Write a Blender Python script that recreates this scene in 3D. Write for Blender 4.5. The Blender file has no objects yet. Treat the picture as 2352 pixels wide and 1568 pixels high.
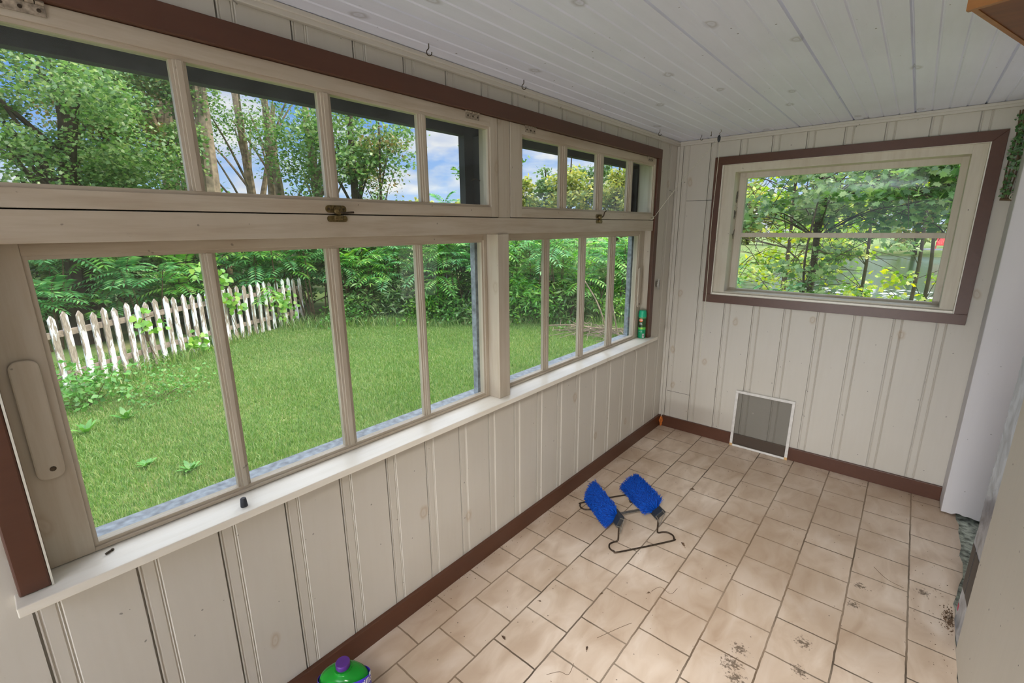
import bpy, bmesh, math, random
import numpy as np
from mathutils import Vector, Matrix
random.seed(7); rng = np.random.default_rng(11)
PI = math.pi
S = bpy.context.scene; C = S.collection

# ------------------------------------------------------------------ camera, world, lights, exposure
YAW, PIT, ROL = -0.707979, -0.239566, -0.007702
CAM = Vector((1.37443, 0.0, 1.55)); FPX = 1063.4
d = Vector((math.sin(YAW)*math.cos(PIT), math.cos(YAW)*math.cos(PIT), math.sin(PIT)))
r = Vector((math.cos(YAW), -math.sin(YAW), 0)); u = r.cross(d)
r2 = math.cos(ROL)*r + math.sin(ROL)*u; u2 = -math.sin(ROL)*r + math.cos(ROL)*u
cam = bpy.data.cameras.new('camera'); cam.sensor_width = 36; cam.lens = FPX/2352*36; cam.clip_start = .02; cam.clip_end = 500
co = bpy.data.objects.new('camera', cam); C.objects.link(co)
M = Matrix((( r2.x, u2.x, -d.x, CAM.x), (r2.y, u2.y, -d.y, CAM.y), (r2.z, u2.z, -d.z, CAM.z), (0, 0, 0, 1)))
co.matrix_world = M; S.camera = co

def nt(m):
    t = m.node_tree; return t, t.nodes, t.links
def N(t, typ, **kw):
    n = t.nodes.new(typ)
    for k, v in kw.items():
        if k.startswith('i_'):
            key = k[2:]; key = int(key) if key.isdigit() else key.replace('_', ' ')
            n.inputs[key].default_value = v
        else: setattr(n, k, v)
    return n
def ramp(t, stops, interp='LINEAR'):
    n = t.nodes.new('ShaderNodeValToRGB'); n.color_ramp.interpolation = interp
    e = n.color_ramp.elements
    while len(e) < len(stops): e.new(.5)
    for i, (p, c) in enumerate(stops):
        e[i].position = p
        if not isinstance(c, (tuple, list)): c = (c, c, c)
        e[i].color = (*c[:3], 1)
    return n
def math_(t, op, a, b=None, clamp=False):
    n = t.nodes.new('ShaderNodeMath'); n.operation = op; n.use_clamp = clamp
    for i, v in enumerate((a, b)):
        if v is None: continue
        if hasattr(v, 'type'): t.links.new(v, n.inputs[i])
        else: n.inputs[i].default_value = v
    return n.outputs[0]
def mixc(t, fac, a, b, mode='MIX'):
    n = t.nodes.new('ShaderNodeMix'); n.data_type = 'RGBA'; n.blend_type = mode
    for sock, v in ((n.inputs[0], fac), (n.inputs[6], a), (n.inputs[7], b)):
        if hasattr(v, 'type'): t.links.new(v, sock)
        elif sock == n.inputs[0]: sock.default_value = v
        else: sock.default_value = (*v[:3], 1)
    return n.outputs[2]
def srgb(r, g, b):
    f = lambda c: (c/255)/12.92 if c/255 <= .04045 else ((c/255+.055)/1.055)**2.4
    return (f(r), f(g), f(b))

W = bpy.data.worlds.new('sky'); S.world = W; W.use_nodes = True
t = W.node_tree; t.nodes.clear()
tc = N(t, 'ShaderNodeTexCoord'); sp = N(t, 'ShaderNodeSeparateXYZ'); t.links.new(tc.outputs['Generated'], sp.inputs[0])
grad = ramp(t, [(0.0, srgb(206, 224, 247)), (.07, srgb(172, 204, 246)), (.2, srgb(116, 166, 238)), (.6, srgb(96, 146, 228))])
t.links.new(sp.outputs[2], grad.inputs[0])
mp = N(t, 'ShaderNodeMapping'); mp.inputs['Scale'].default_value = (1, 1, 3.0); mp.inputs['Location'].default_value = (2.1, .7, .3)
t.links.new(tc.outputs['Generated'], mp.inputs[0])
n1 = N(t, 'ShaderNodeTexNoise', i_Scale=4.2, i_Detail=9.0, i_Roughness=.52); t.links.new(mp.outputs[0], n1.inputs[0])
cr = ramp(t, [(.46, 0.0), (.57, 1.0)]); t.links.new(n1.outputs[0], cr.inputs[0])
n2 = N(t, 'ShaderNodeTexNoise', i_Scale=9.0, i_Detail=5.0); t.links.new(mp.outputs[0], n2.inputs[0])
cc = ramp(t, [(.35, srgb(208, 214, 232)), (.6, srgb(250, 247, 244))]); t.links.new(n2.outputs[0], cc.inputs[0])
ovh = N(t, 'ShaderNodeMapRange'); ovh.inputs[1].default_value = .27; ovh.inputs[2].default_value = .45; ovh.inputs[3].default_value = 0; ovh.inputs[4].default_value = .85
t.links.new(sp.outputs[2], ovh.inputs[0]); cfac = math_(t, 'MAXIMUM', cr.outputs[0], ovh.outputs[0])   # cloud added above the view, whitens the light indoors
skc = mixc(t, cfac, grad.outputs[0], cc.outputs[0])
bg = N(t, 'ShaderNodeBackground', i_Strength=1.0); t.links.new(skc, bg.inputs[0])
bs_ = N(t, 'ShaderNodeMapRange'); bs_.inputs[1].default_value = .27; bs_.inputs[2].default_value = .55; bs_.inputs[3].default_value = 1.1; bs_.inputs[4].default_value = 4.2
t.links.new(sp.outputs[2], bs_.inputs[0]); t.links.new(bs_.outputs[0], bg.inputs[1])   # sky boosted above the view to light the room
ow = N(t, 'ShaderNodeOutputWorld'); t.links.new(bg.outputs[0], ow.inputs[0])

sun = bpy.data.lights.new('sun', 'SUN'); sun.energy = 3.6; sun.angle = math.radians(12); sun.color = (1, .87, .66)
so = bpy.data.objects.new('sun', sun); C.objects.link(so)
so.rotation_euler = Vector((.45, .55, .72)).to_track_quat('Z', 'Y').to_euler(); so.location = (20, 8, 15)
def area(name, loc, to, sx, sy, e, col):
    a = bpy.data.lights.new(name, 'AREA'); a.shape = 'RECTANGLE'; a.size = sx; a.size_y = sy; a.energy = e; a.color = col
    o = bpy.data.objects.new(name, a); C.objects.link(o); o.location = loc
    o.rotation_euler = (Vector(loc)-Vector(to)).to_track_quat('Z', 'Y').to_euler(); return o
area('bounce_fill_behind_camera', (.9, -1.9, 1.66), (.9, -1.8999, 2.1), .6, .6, 62, (.93, .97, 1))  # unseen fill, added to brighten the room off the ceiling
lf = area('low_fill_behind_camera', (.85, -2.4, .12), (.85, 3.4, .7), 1.4, .18, 38, (.95, .98, 1)); lf.data.energy = 15; lf.data.spread = math.radians(90)  # added low fill aimed at the far wall, stands for no lamp
high_fill = area('high_fill_behind_camera', (1.5, -.45, 2.02), (.95, 1.75, 0), .5, .4, 15, (1, .98, .96)); high_fill.data.spread = math.radians(66)  # fill added from above for floor and sill, out of view
area('recess_fill', (2.27, 2.75, 1.1), (0, 2.75, .8), .9, 1.7, 3.5, (1, .97, .94))  # weak fill added inside the recess to lift the far end
S.view_settings.view_transform = 'Standard'; S.view_settings.look = 'None'; S.view_settings.gamma = 1
S.view_settings.exposure = 0.0; S.view_settings.use_curve_mapping = False
S.cycles.max_bounces = 8; S.cycles.diffuse_bounces = 4; S.cycles.glossy_bounces = 3; S.cycles.transmission_bounces = 6
S.cycles.transparent_max_bounces = 12; S.cycles.sample_clamp_indirect = 6; S.cycles.use_denoising = True; S.cycles.use_adaptive_sampling = True; S.cycles.adaptive_threshold = .03
S.cycles.caustics_reflective = False; S.cycles.caustics_refractive = False

# ------------------------------------------------------------------ materials
def base_mat(name):
    m = bpy.data.materials.new(name); m.use_nodes = True; m.node_tree.nodes.clear()
    t = m.node_tree; b = N(t, 'ShaderNodeBsdfPrincipled'); o = N(t, 'ShaderNodeOutputMaterial')
    t.links.new(b.outputs[0], o.inputs[0]); return m, t, b
def plain(name, col, rough=.5, metal=0, noise=.06, scale=30, bump=0.0):
    m, t, b = base_mat(name); b.inputs['Roughness'].default_value = rough; b.inputs['Metallic'].default_value = metal
    tc = N(t, 'ShaderNodeTexCoord'); n = N(t, 'ShaderNodeTexNoise', i_Scale=scale, i_Detail=4.0); t.links.new(tc.outputs['Object'], n.inputs[0])
    rp = ramp(t, [(.3, tuple(c*(1-noise*1.6) for c in col)), (.7, tuple(min(1, c*(1+noise)) for c in col))]); t.links.new(n.outputs[0], rp.inputs[0])
    t.links.new(rp.outputs[0], b.inputs['Base Color'])
    if bump:
        bp = N(t, 'ShaderNodeBump', i_Strength=bump, i_Distance=.004); t.links.new(n.outputs[0], bp.inputs['Height']); t.links.new(bp.outputs[0], b.inputs['Normal'])
    return m
def painted_wood(name, col, stain, axis='z', rough=.42, knot_amt=.5, knot_col=(.33, .29, .22), specks=.5, grain=.35, wear=.35, plane='wall', kgate=.74):
    m, t, b = base_mat(name); b.inputs['Roughness'].default_value = rough
    tc = N(t, 'ShaderNodeTexCoord'); co = tc.outputs['Object']
    sc = {'x': (1.2, 14, 14), 'y': (14, 1.2, 14), 'z': (14, 14, 1.2)}[axis]
    mp = N(t, 'ShaderNodeMapping'); mp.inputs['Scale'].default_value = sc; t.links.new(co, mp.inputs[0])
    g = N(t, 'ShaderNodeTexNoise', i_Scale=3.0, i_Detail=6.0, i_Roughness=.6); t.links.new(mp.outputs[0], g.inputs[0])
    gr = ramp(t, [(.42, 0.0), (.75, 1.0)]); t.links.new(g.outputs[0], gr.inputs[0])
    c1 = mixc(t, math_(t, 'MULTIPLY', gr.outputs[0], grain), col, stain)
    big = N(t, 'ShaderNodeTexNoise', i_Scale=2.3, i_Detail=3.0); t.links.new(co, big.inputs[0])
    br = ramp(t, [(.45, 0.0), (.8, 1.0)]); t.links.new(big.outputs[0], br.inputs[0])
    c2 = mixc(t, math_(t, 'MULTIPLY', br.outputs[0], wear), c1, stain)
    # knots: sparse rings
    sx = N(t, 'ShaderNodeSeparateXYZ'); t.links.new(co, sx.inputs[0]); c2d = N(t, 'ShaderNodeCombineXYZ')
    if plane == 'wall': t.links.new(math_(t, 'ADD', sx.outputs[0], sx.outputs[1]), c2d.inputs[0]); t.links.new(sx.outputs[2], c2d.inputs[1])
    else: t.links.new(sx.outputs[0], c2d.inputs[0]); t.links.new(sx.outputs[1], c2d.inputs[1])
    v = N(t, 'ShaderNodeTexVoronoi', i_Scale=3.6, i_Randomness=1.0); v.feature = 'F1'; v.voronoi_dimensions = '2D'
    msc = (1.25, .75, 1) if (plane == 'ceil' or axis == 'z') else (.75, 1.25, 1)
    mk = N(t, 'ShaderNodeMapping'); mk.inputs['Scale'].default_value = msc
    nd = N(t, 'ShaderNodeTexNoise', i_Scale=14.0); t.links.new(co, nd.inputs[0])
    va = N(t, 'ShaderNodeVectorMath', operation='SCALE'); va.inputs[3].default_value = .035
    t.links.new(nd.outputs['Color'], va.inputs[0])
    vb = N(t, 'ShaderNodeVectorMath', operation='ADD'); t.links.new(c2d.outputs[0], vb.inputs[0]); t.links.new(va.outputs[0], vb.inputs[1])
    t.links.new(vb.outputs[0], mk.inputs[0]); t.links.new(mk.outputs[0], v.inputs[0])
    kr = ramp(t, [(.0, .55), (.03, .25), (.05, .9), (.075, .35), (.1, 0.0)]); t.links.new(v.outputs['Distance'], kr.inputs[0])
    pk = N(t, 'ShaderNodeSeparateColor'); t.links.new(v.outputs['Color'], pk.inputs[0])
    gate = math_(t, 'GREATER_THAN', pk.outputs[0], kgate)
    kf = math_(t, 'MULTIPLY', math_(t, 'MULTIPLY', kr.outputs[0], gate), knot_amt)
    c3 = mixc(t, kf, c2, knot_col)
    # specks
    sv = N(t, 'ShaderNodeTexVoronoi', i_Scale=17.0); sv.voronoi_dimensions = '2D'; sva = N(t, 'ShaderNodeVectorMath', operation='ADD'); t.links.new(c2d.outputs[0], sva.inputs[0]); t.links.new(va.outputs[0], sva.inputs[1]); t.links.new(sva.outputs[0], sv.inputs[0])
    ps = N(t, 'ShaderNodeSeparateColor'); t.links.new(sv.outputs['Color'], ps.inputs[0])
    sr = ramp(t, [(.045, 1.0), (.065, 0.0)]); t.links.new(math_(t, 'ADD', sv.outputs['Distance'], math_(t, 'MULTIPLY', ps.outputs[2], .045)), sr.inputs[0])
    sf = math_(t, 'MULTIPLY', math_(t, 'MULTIPLY', sr.outputs[0], math_(t, 'GREATER_THAN', ps.outputs[1], .86)), specks)
    c4 = mixc(t, sf, c3, (.06, .05, .04))
    # scuffs
    sm = N(t, 'ShaderNodeMapping'); sm.inputs['Scale'].default_value = {'x': (4, 9, 9), 'y': (9, 4, 9), 'z': (9, 9, 4)}[axis]; t.links.new(co, sm.inputs[0])
    sn = N(t, 'ShaderNodeTexNoise', i_Scale=3.5, i_Detail=8.0, i_Roughness=.75); t.links.new(sm.outputs[0], sn.inputs[0])
    ss = ramp(t, [(.66, 0.0), (.72, 1.0)]); t.links.new(sn.outputs[0], ss.inputs[0])
    c5 = mixc(t, math_(t, 'MULTIPLY', ss.outputs[0], specks*.45), c4, (.2, .18, .15))
    t.links.new(c5, b.inputs['Base Color'])
    bp = N(t, 'ShaderNodeBump', i_Strength=.12, i_Distance=.002); t.links.new(g.outputs[0], bp.inputs['Height']); t.links.new(bp.outputs[0], b.inputs['Normal'])
    return m

M_WALL = painted_wood('cream_painted_boards', srgb(200, 194, 183), srgb(186, 178, 162), 'z', .45, .75, srgb(172, 152, 126), .6, .18, .25)
M_CEIL = painted_wood('white_painted_ceiling_boards', srgb(228, 231, 246), srgb(206, 208, 220), 'y', .4, .55, srgb(136, 130, 128), .8, .2, .35, 'ceil', .5)
M_SASH = painted_wood('old_cream_sash_paint', srgb(188, 176, 158), srgb(160, 140, 116), 'y', .5, .45, srgb(150, 122, 92), .5, .7, .6)
M_SASHV = painted_wood('old_cream_stile_paint', srgb(190, 179, 162), srgb(164, 146, 122), 'z', .5, .4, srgb(150, 122, 92), .5, .6, .5)
M_SILL = painted_wood('cream_sill_paint', srgb(234, 228, 216), srgb(205, 192, 168), 'y', .35, .3, srgb(180, 160, 130), .8, .25, .3)
M_WHITE = painted_wood('white_trim_paint', srgb(226, 222, 210), srgb(206, 198, 180), 'z', .4, .2, srgb(180, 160, 130), .5, .2, .25)
M_JAMB = painted_wood('aged_jamb_paint', srgb(208, 200, 184), srgb(178, 162, 140), 'z', .5, .2, srgb(140, 112, 84), 1.0, .4, .5)
M_DRY = painted_wood('white_plaster_board', srgb(205, 202, 203), srgb(192, 188, 188), 'z', .6, 0, (.3, .3, .3), .5, .1, .2)
M_PANEL = painted_wood('beige_wall_panel', srgb(204, 198, 184), srgb(186, 178, 162), 'z', .55, 0, (.3, .3, .3), 1.0, .15, .25)
M_BROWN = painted_wood('brown_trim_paint', srgb(86, 51, 34), srgb(70, 40, 26), 'y', .38, .0, (.1, .05, .03), .0, .4, .5)
M_EXT = plain('blue_grey_exterior_paint', srgb(150, 158, 168), .6, 0, .3, 40, .5)
M_EXTD = plain('shaded_dark_paint', srgb(42, 46, 46), .8, 0, .25, 18, .4)  # dark paint taken near black, shade of the upper frame included
M_GAP = plain('dark_gap', (.012, .01, .008), .9)
M_BRASS = plain('tarnished_brass', srgb(120, 102, 66), .42, .75, .35, 160)
M_OLDM = plain('painted_over_metal', srgb(165, 150, 132), .5, .25, .3, 120)
M_IRON = plain('dark_iron_wire', srgb(78, 66, 54), .45, .7, .3, 90)
M_STEEL = plain('dull_steel', srgb(150, 146, 138), .35, .7, .15, 90)
M_CORD = plain('cream_cord', srgb(206, 200, 182), .8, 0, .15, 200)
M_RUBBER = plain('black_rubber', srgb(52, 54, 60), .6)
M_BPLAST = plain('black_plastic', srgb(38, 42, 46), .45, 0, .1, 120)
M_BRIST = None
M_WOODC = painted_wood('stained_orange_wood', srgb(150, 98, 44), srgb(120, 72, 28), 'x', .4, .2, (.1, .04, .01), .2, .7, .4)
M_WOODD = painted_wood('stained_dark_wood', srgb(112, 64, 28), srgb(84, 44, 18), 'x', .45, .2, (.05, .02, .01), .2, .8, .5)
M_FOAM = plain('orange_spray_foam', srgb(190, 104, 34), .7, 0, .25, 60, .6)
M_BARK = plain('grey_tree_bark', srgb(150, 132, 112), .9, 0, .35, 9, .9)
M_BARKD = plain('dark_bark', srgb(70, 58, 46), .9, 0, .3, 14, .8)
M_TWIG = plain('brown_twig', srgb(96, 78, 56), .9, 0, .3, 20)
M_DEAD = plain('dry_brown_leaf', srgb(96, 74, 54), .8, 0, .3, 90)
M_ALU = plain('white_screen_frame', srgb(214, 210, 204), .4, 0, .08, 50)
M_TAN = plain('tan_corner_plastic', srgb(206, 166, 112), .5)

def mat_bristle():
    m, t, b = base_mat('blue_nylon_bristle'); b.inputs['Roughness'].default_value = .6; b.inputs['Specular IOR Level'].default_value = .2
    g = N(t, 'ShaderNodeNewGeometry'); rp = ramp(t, [(0, srgb(0, 36, 104)), (.5, srgb(0, 62, 156)), (1, srgb(10, 90, 190))])
    t.links.new(g.outputs['Random Per Island'], rp.inputs[0]); t.links.new(rp.outputs[0], b.inputs['Base Color']); return m
M_BRIST = mat_bristle()

def mat_glass(name, haze=.05):
    m = bpy.data.materials.new(name); m.use_nodes = True; t = m.node_tree; t.nodes.clear()
    tr = N(t, 'ShaderNodeBsdfTransparent'); tr.inputs[0].default_value = (.97, .99, .98, 1)
    gl = N(t, 'ShaderNodeBsdfGlossy', i_Roughness=.02); lw = N(t, 'ShaderNodeLayerWeight', i_Blend=.5); fr = ramp(t, [(0, .03), (.5, .04), (.8, .12), (1, .6)]); t.links.new(lw.outputs['Facing'], fr.inputs[0])
    m1 = N(t, 'ShaderNodeMixShader'); t.links.new(fr.outputs[0], m1.inputs[0]); t.links.new(tr.outputs[0], m1.inputs[1]); t.links.new(gl.outputs[0], m1.inputs[2])
    df = N(t, 'ShaderNodeBsdfDiffuse'); df.inputs[0].default_value = (.8, .85, .85, 1)
    tc = N(t, 'ShaderNodeTexCoord'); n = N(t, 'ShaderNodeTexNoise', i_Scale=5.0, i_Detail=5.0); t.links.new(tc.outputs['Object'], n.inputs[0])
    rp = ramp(t, [(.35, haze*.3), (.7, haze*1.4)]); t.links.new(n.outputs[0], rp.inputs[0])
    m2 = N(t, 'ShaderNodeMixShader'); t.links.new(rp.outputs[0], m2.inputs[0]); t.links.new(m1.outputs[0], m2.inputs[1]); t.links.new(df.outputs[0], m2.inputs[2])
    o = N(t, 'ShaderNodeOutputMaterial'); t.links.new(m2.outputs[0], o.inputs[0]); return m
M_GLASS = mat_glass('window_glass', .016)
M_GLASSC = mat_glass('clear_window_glass', .008)

def mat_leaf(name, cols, trans=.4, gloss=.06):
    m = bpy.data.materials.new(name); m.use_nodes = True; t = m.node_tree; t.nodes.clear()
    g = N(t, 'ShaderNodeNewGeometry'); rp = ramp(t, [(i/(len(cols)-1), srgb(*c)) for i, c in enumerate(cols)]); t.links.new(g.outputs['Random Per Island'], rp.inputs[0])
    df = N(t, 'ShaderNodeBsdfDiffuse'); tl = N(t, 'ShaderNodeBsdfTranslucent'); gs = N(t, 'ShaderNodeBsdfGlossy', i_Roughness=.45)
    t.links.new(rp.outputs[0], df.inputs[0]); hs = N(t, 'ShaderNodeHueSaturation', i_Saturation=1.15, i_Value=1.35, i_Hue=.485); t.links.new(rp.outputs[0], hs.inputs['Color']); t.links.new(hs.outputs[0], tl.inputs[0])
    m1 = N(t, 'ShaderNodeMixShader'); m1.inputs[0].default_value = trans; t.links.new(df.outputs[0], m1.inputs[1]); t.links.new(tl.outputs[0], m1.inputs[2])
    m2 = N(t, 'ShaderNodeMixShader'); m2.inputs[0].default_value = gloss; t.links.new(m1.outputs[0], m2.inputs[1]); t.links.new(gs.outputs[0], m2.inputs[2])
    o = N(t, 'ShaderNodeOutputMaterial'); t.links.new(m2.outputs[0], o.inputs[0]); return m
L_GREEN = mat_leaf('green_maple_leaves', [(66, 106, 56), (92, 136, 72), (122, 160, 90), (166, 186, 126)])
L_DARK = mat_leaf('dark_green_leaves', [(48, 90, 42), (74, 122, 56), (104, 150, 76), (142, 172, 102)])
L_BROWN = mat_leaf('browning_green_leaves', [(70, 108, 50), (104, 132, 64), (140, 138, 76), (160, 130, 80)])
L_SUMAC = mat_leaf('sumac_leaflets', [(64, 132, 52), (92, 164, 66), (122, 190, 84), (168, 208, 100)], .45)
L_SUMACB = mat_leaf('blue_green_sumac_leaflets', [(60, 126, 74), (86, 154, 94), (114, 182, 114), (150, 202, 128)], .4)
L_YEL = mat_leaf('yellow_green_leaves', [(84, 136, 44), (126, 168, 52), (170, 194, 62), (206, 206, 84)], .5)
L_VINE = mat_leaf('grape_vine_leaves', [(92, 158, 52), (130, 190, 70), (168, 210, 86)], .4)
L_FAR = mat_leaf('distant_yellow_green_leaves', [(104, 134, 70), (138, 158, 84), (180, 186, 100), (206, 200, 112)], .4)
L_FARD = mat_leaf('distant_green_leaves', [(84, 120, 74), (106, 142, 88), (140, 164, 104)], .35)
L_GRASS = mat_leaf('lawn_grass', [(84, 126, 60), (108, 150, 74), (136, 172, 94), (172, 178, 120)], .35, .04)
L_WEED = mat_leaf('weed_leaves', [(70, 128, 54), (94, 156, 68), (120, 176, 86)], .3)
L_IVY = mat_leaf('ivy_leaves', [(40, 84, 36), (62, 112, 48), (96, 130, 60)], .2)

# ------------------------------------------------------------------ mesh helpers
def tag(o, label=None, cat=None, group=None, kind=None):
    if label: o['label'] = label
    if cat: o['category'] = cat
    if group: o['group'] = group
    if kind: o['kind'] = kind
    return o
def empty(name, loc=(0, 0, 0)):
    o = bpy.data.objects.new(name, None); C.objects.link(o); o.location = loc; o.empty_display_size = .05; return o
class MB:
    def __init__(s): s.v = []; s.f = []; s.m = []
    def add(s, vs, fs, mi=0):
        o = len(s.v); s.v += [tuple(x) for x in vs]; s.f += [tuple(i+o for i in f) for f in fs]; s.m += [mi]*len(fs); return s
    def box(s, x0, x1, y0, y1, z0, z1, mi=0, bev=0.0):
        if bev <= 0:
            v = [(x, y, z) for z in (z0, z1) for y in (y0, y1) for x in (x0, x1)]
            return s.add(v, [(0, 2, 3, 1), (4, 5, 7, 6), (0, 1, 5, 4), (2, 6, 7, 3), (0, 4, 6, 2), (1, 3, 7, 5)], mi)
        bm = bmesh.new(); bmesh.ops.create_cube(bm, size=1)
        for v in bm.verts: v.co = Vector(((x0+x1)/2+v.co.x*(x1-x0), (y0+y1)/2+v.co.y*(y1-y0), (z0+z1)/2+v.co.z*(z1-z0)))
        bmesh.ops.bevel(bm, geom=bm.edges[:], offset=bev, segments=2, affect='EDGES', profile=.5)
        bm.verts.index_update(); s.add([v.co[:] for v in bm.verts], [[v.index for v in f.verts] for f in bm.faces], mi); bm.free(); return s
    def tube(s, pts, rad, n=8, mi=0, cap=True):
        pts = [Vector(p) for p in pts]; rs = rad if isinstance(rad, (list, tuple)) else [rad]*len(pts)
        rings = []; prev = None
        for i, p in enumerate(pts):
            a = pts[max(i-1, 0)]; b = pts[min(i+1, len(pts)-1)]; tdir = (b-a).normalized()
            if prev is None: prev = tdir.orthogonal().normalized()
            e1 = (prev - tdir*prev.dot(tdir))
            e1 = e1.normalized() if e1.length > 1e-6 else tdir.orthogonal().normalized()
            e2 = tdir.cross(e1); prev = e1
            rings.append([p+(e1*math.cos(k*2*PI/n)+e2*math.sin(k*2*PI/n))*rs[i] for k in range(n)])
        vs = [v for rg in rings for v in rg]; fs = []
        for i in range(len(pts)-1):
            for k in range(n): a = i*n+k; b = i*n+(k+1) % n; fs.append((a, b, b+n, a+n))
        if cap: fs.append(tuple(range(n))[::-1]); fs.append(tuple(range((len(pts)-1)*n, len(pts)*n)))
        return s.add(vs, fs, mi)
    def lathe(s, prof, c=(0, 0, 0), n=24, mi=0, axis='z'):
        vs = []; fs = []
        for (rr, z) in prof:
            for k in range(n):
                a = 2*PI*k/n; p = (rr*math.cos(a), rr*math.sin(a), z)
                if axis == 'x': p = (p[2], p[0], p[1])
                if axis == 'y': p = (p[0], p[2], p[1])
                vs.append((c[0]+p[0], c[1]+p[1], c[2]+p[2]))
        for i in range(len(prof)-1):
            for k in range(n): a = i*n+k; b = i*n+(k+1) % n; fs.append((a, b, b+n, a+n))
        fs.append(tuple(range(n))[::-1]); fs.append(tuple(range((len(prof)-1)*n, len(prof)*n)))
        return s.add(vs, fs, mi)
    def prism(s, poly, h, fn, mi=0):
        n = len(poly); vs = [fn(p[0], p[1], 0) for p in poly]+[fn(p[0], p[1], h) for p in poly]
        fs = [tuple(range(n))[::-1], tuple(range(n, 2*n))]+[(i, (i+1) % n, (i+1) % n+n, i+n) for i in range(n)]
        return s.add(vs, fs, mi)
    def build(s, name, mats, parent=None, smooth=False, bev=0, keep=False):
        me = bpy.data.meshes.new(name); me.from_pydata(s.v, [], s.f); me.update()
        if not isinstance(mats, (list, tuple)): mats = [mats]
        for m in mats: me.materials.append(m)
        if len(mats) > 1: me.polygons.foreach_set('material_index', s.m)
        bm = bmesh.new(); bm.from_mesh(me); bmesh.ops.recalc_face_normals(bm, faces=bm.faces); bm.to_mesh(me); bm.free()
        if smooth:
            me.polygons.foreach_set('use_smooth', [True]*len(me.polygons))
            try: me.set_sharp_from_angle(angle=math.radians(40))
            except Exception: pass
        o = bpy.data.objects.new(name, me); C.objects.link(o)
        if parent:
            o.parent = parent
            if parent.type == 'EMPTY' and not keep: o.matrix_parent_inverse = Matrix.Translation(parent.location).inverted()
        if bev:
            b = o.modifiers.new('bevel', 'BEVEL'); b.width = bev; b.segments = 2; b.limit_method = 'ANGLE'
        return o
def smoothpath(P, k=6):
    P = [Vector(p) for p in P]; out = []
    for i in range(len(P)-1):
        p0 = P[max(i-1, 0)]; p1 = P[i]; p2 = P[i+1]; p3 = P[min(i+2, len(P)-1)]
        for j in range(k):
            t_ = j/k; out.append(.5*((2*p1)+(-p0+p2)*t_+(2*p0-5*p1+4*p2-p3)*t_*t_+(-p0+3*p1-3*p2+p3)*t_**3))
    out.append(P[-1]); return out
def big_mesh(name, verts, faces_idx, fsize, mats, parent=None, mat_index=None):
    me = bpy.data.meshes.new(name); nv = len(verts); nf = len(fsize)
    me.vertices.add(nv); me.vertices.foreach_set('co', np.asarray(verts, dtype=np.float32).ravel())
    me.loops.add(len(faces_idx)); me.loops.foreach_set('vertex_index', np.asarray(faces_idx, dtype=np.int32))
    me.polygons.add(nf); st = np.concatenate(([0], np.cumsum(fsize)[:-1])).astype(np.int32)
    me.polygons.foreach_set('loop_start', st)
    if mat_index is not None: me.polygons.foreach_set('material_index', np.asarray(mat_index, dtype=np.int32))
    for m in (mats if isinstance(mats, (list, tuple)) else [mats]): me.materials.append(m)
    me.update(calc_edges=True)
    o = bpy.data.objects.new(name, me); C.objects.link(o)
    if parent:
        o.parent = parent
        if parent.type == 'EMPTY': o.matrix_parent_inverse = Matrix.Translation(parent.location).inverted()
    return o
def text_mesh(body, size, ext=0.0):
    cu = bpy.data.curves.new('lettering', 'FONT'); cu.body = body; cu.size = size; cu.align_x = 'CENTER'; cu.align_y = 'CENTER'; cu.resolution_u = 3; cu.offset = size*.012
    o = bpy.data.objects.new('lettering', cu); C.objects.link(o)
    dg = bpy.context.evaluated_depsgraph_get(); dg.update()
    me = bpy.data.meshes.new_from_object(o.evaluated_get(dg))
    vs = [v.co[:] for v in me.vertices]; fs = [tuple(p.vertices) for p in me.polygons]
    bpy.data.objects.remove(o); bpy.data.curves.remove(cu); bpy.data.meshes.remove(me); return vs, fs

# ------------------------------------------------------------------ room shell
L = 3.427; H = 2.128; XR = 1.715; YB = -3.6
PROF = [(.0025, 0), (.0055, .0), (.0085, -.0028), (.0115, -.001), (.034, -.001), (.0368, -.0034), (.0396, -.0008), (.0424, -.0034), (.0455, 0)]
def board_profile(a, b, start, pitch):
    pts = [(a, 0.0)]; k = math.floor((a-start)/pitch)-1
    while start+k*pitch < b+.1:
        g = start+k*pitch
        for (o, dd) in [(-.0024, 0), (-.0021, -.011), (.0021, -.011)]+PROF:
            if a+.0005 < g+o < b-.0005: pts.append((g+o, dd))
        k += 1
    pts.append((b, 0.0)); return pts
def board_wall(mb, a, b, z0, z1, start, pitch, fn, back=-.02):
    p = board_profile(a, b, start, pitch); n = len(p)
    vs = [fn(s, dd, z0) for s, dd in p]+[fn(s, dd, z1) for s, dd in p]
    fs = [(i, i+1, i+1+n, i+n) for i in range(n-1)]
    j = len(vs); vs += [fn(a, back, z0), fn(b, back, z0), fn(a, back, z1), fn(b, back, z1)]
    fs += [(j, j+1, j+3, j+2), (0, j, j+2, n), (n-1, 2*n-1, j+3, j+1)]
    mb.add(vs, fs)
YK, YP = .142, .1845
fl = lambda s, dd, z: (dd, s, z)
mb = MB()
board_wall(mb, YB, L, 0, .762, YK, YP, fl); board_wall(mb, YB, L, 1.99, H, YK, YP, fl)
board_wall(mb, YB, -.03, .762, 1.99, YK, YP, fl); board_wall(mb, 3.09, L, .762, 1.99, YK, YP, fl)
wl = mb.build('wall_left', M_WALL); tag(wl, 'cream vertical board wall under and around the long row of windows', kind='structure')
mb = MB()
mb.box(-.14, -.0205, YB, L+.14, -.6, .74).box(-.14, -.0205, YB, L+.14, 2.03, H+.1).box(-.14, -.0205, YB, -.035, .74, 2.03).box(-.14, -.0205, 3.12, L+.14, .74, 2.03)
tag(mb.build('wall_left_exterior', M_EXT), 'blue-grey outer face of the window wall', kind='structure')
fe = lambda s, dd, z: (s, L-dd, z)
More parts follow.
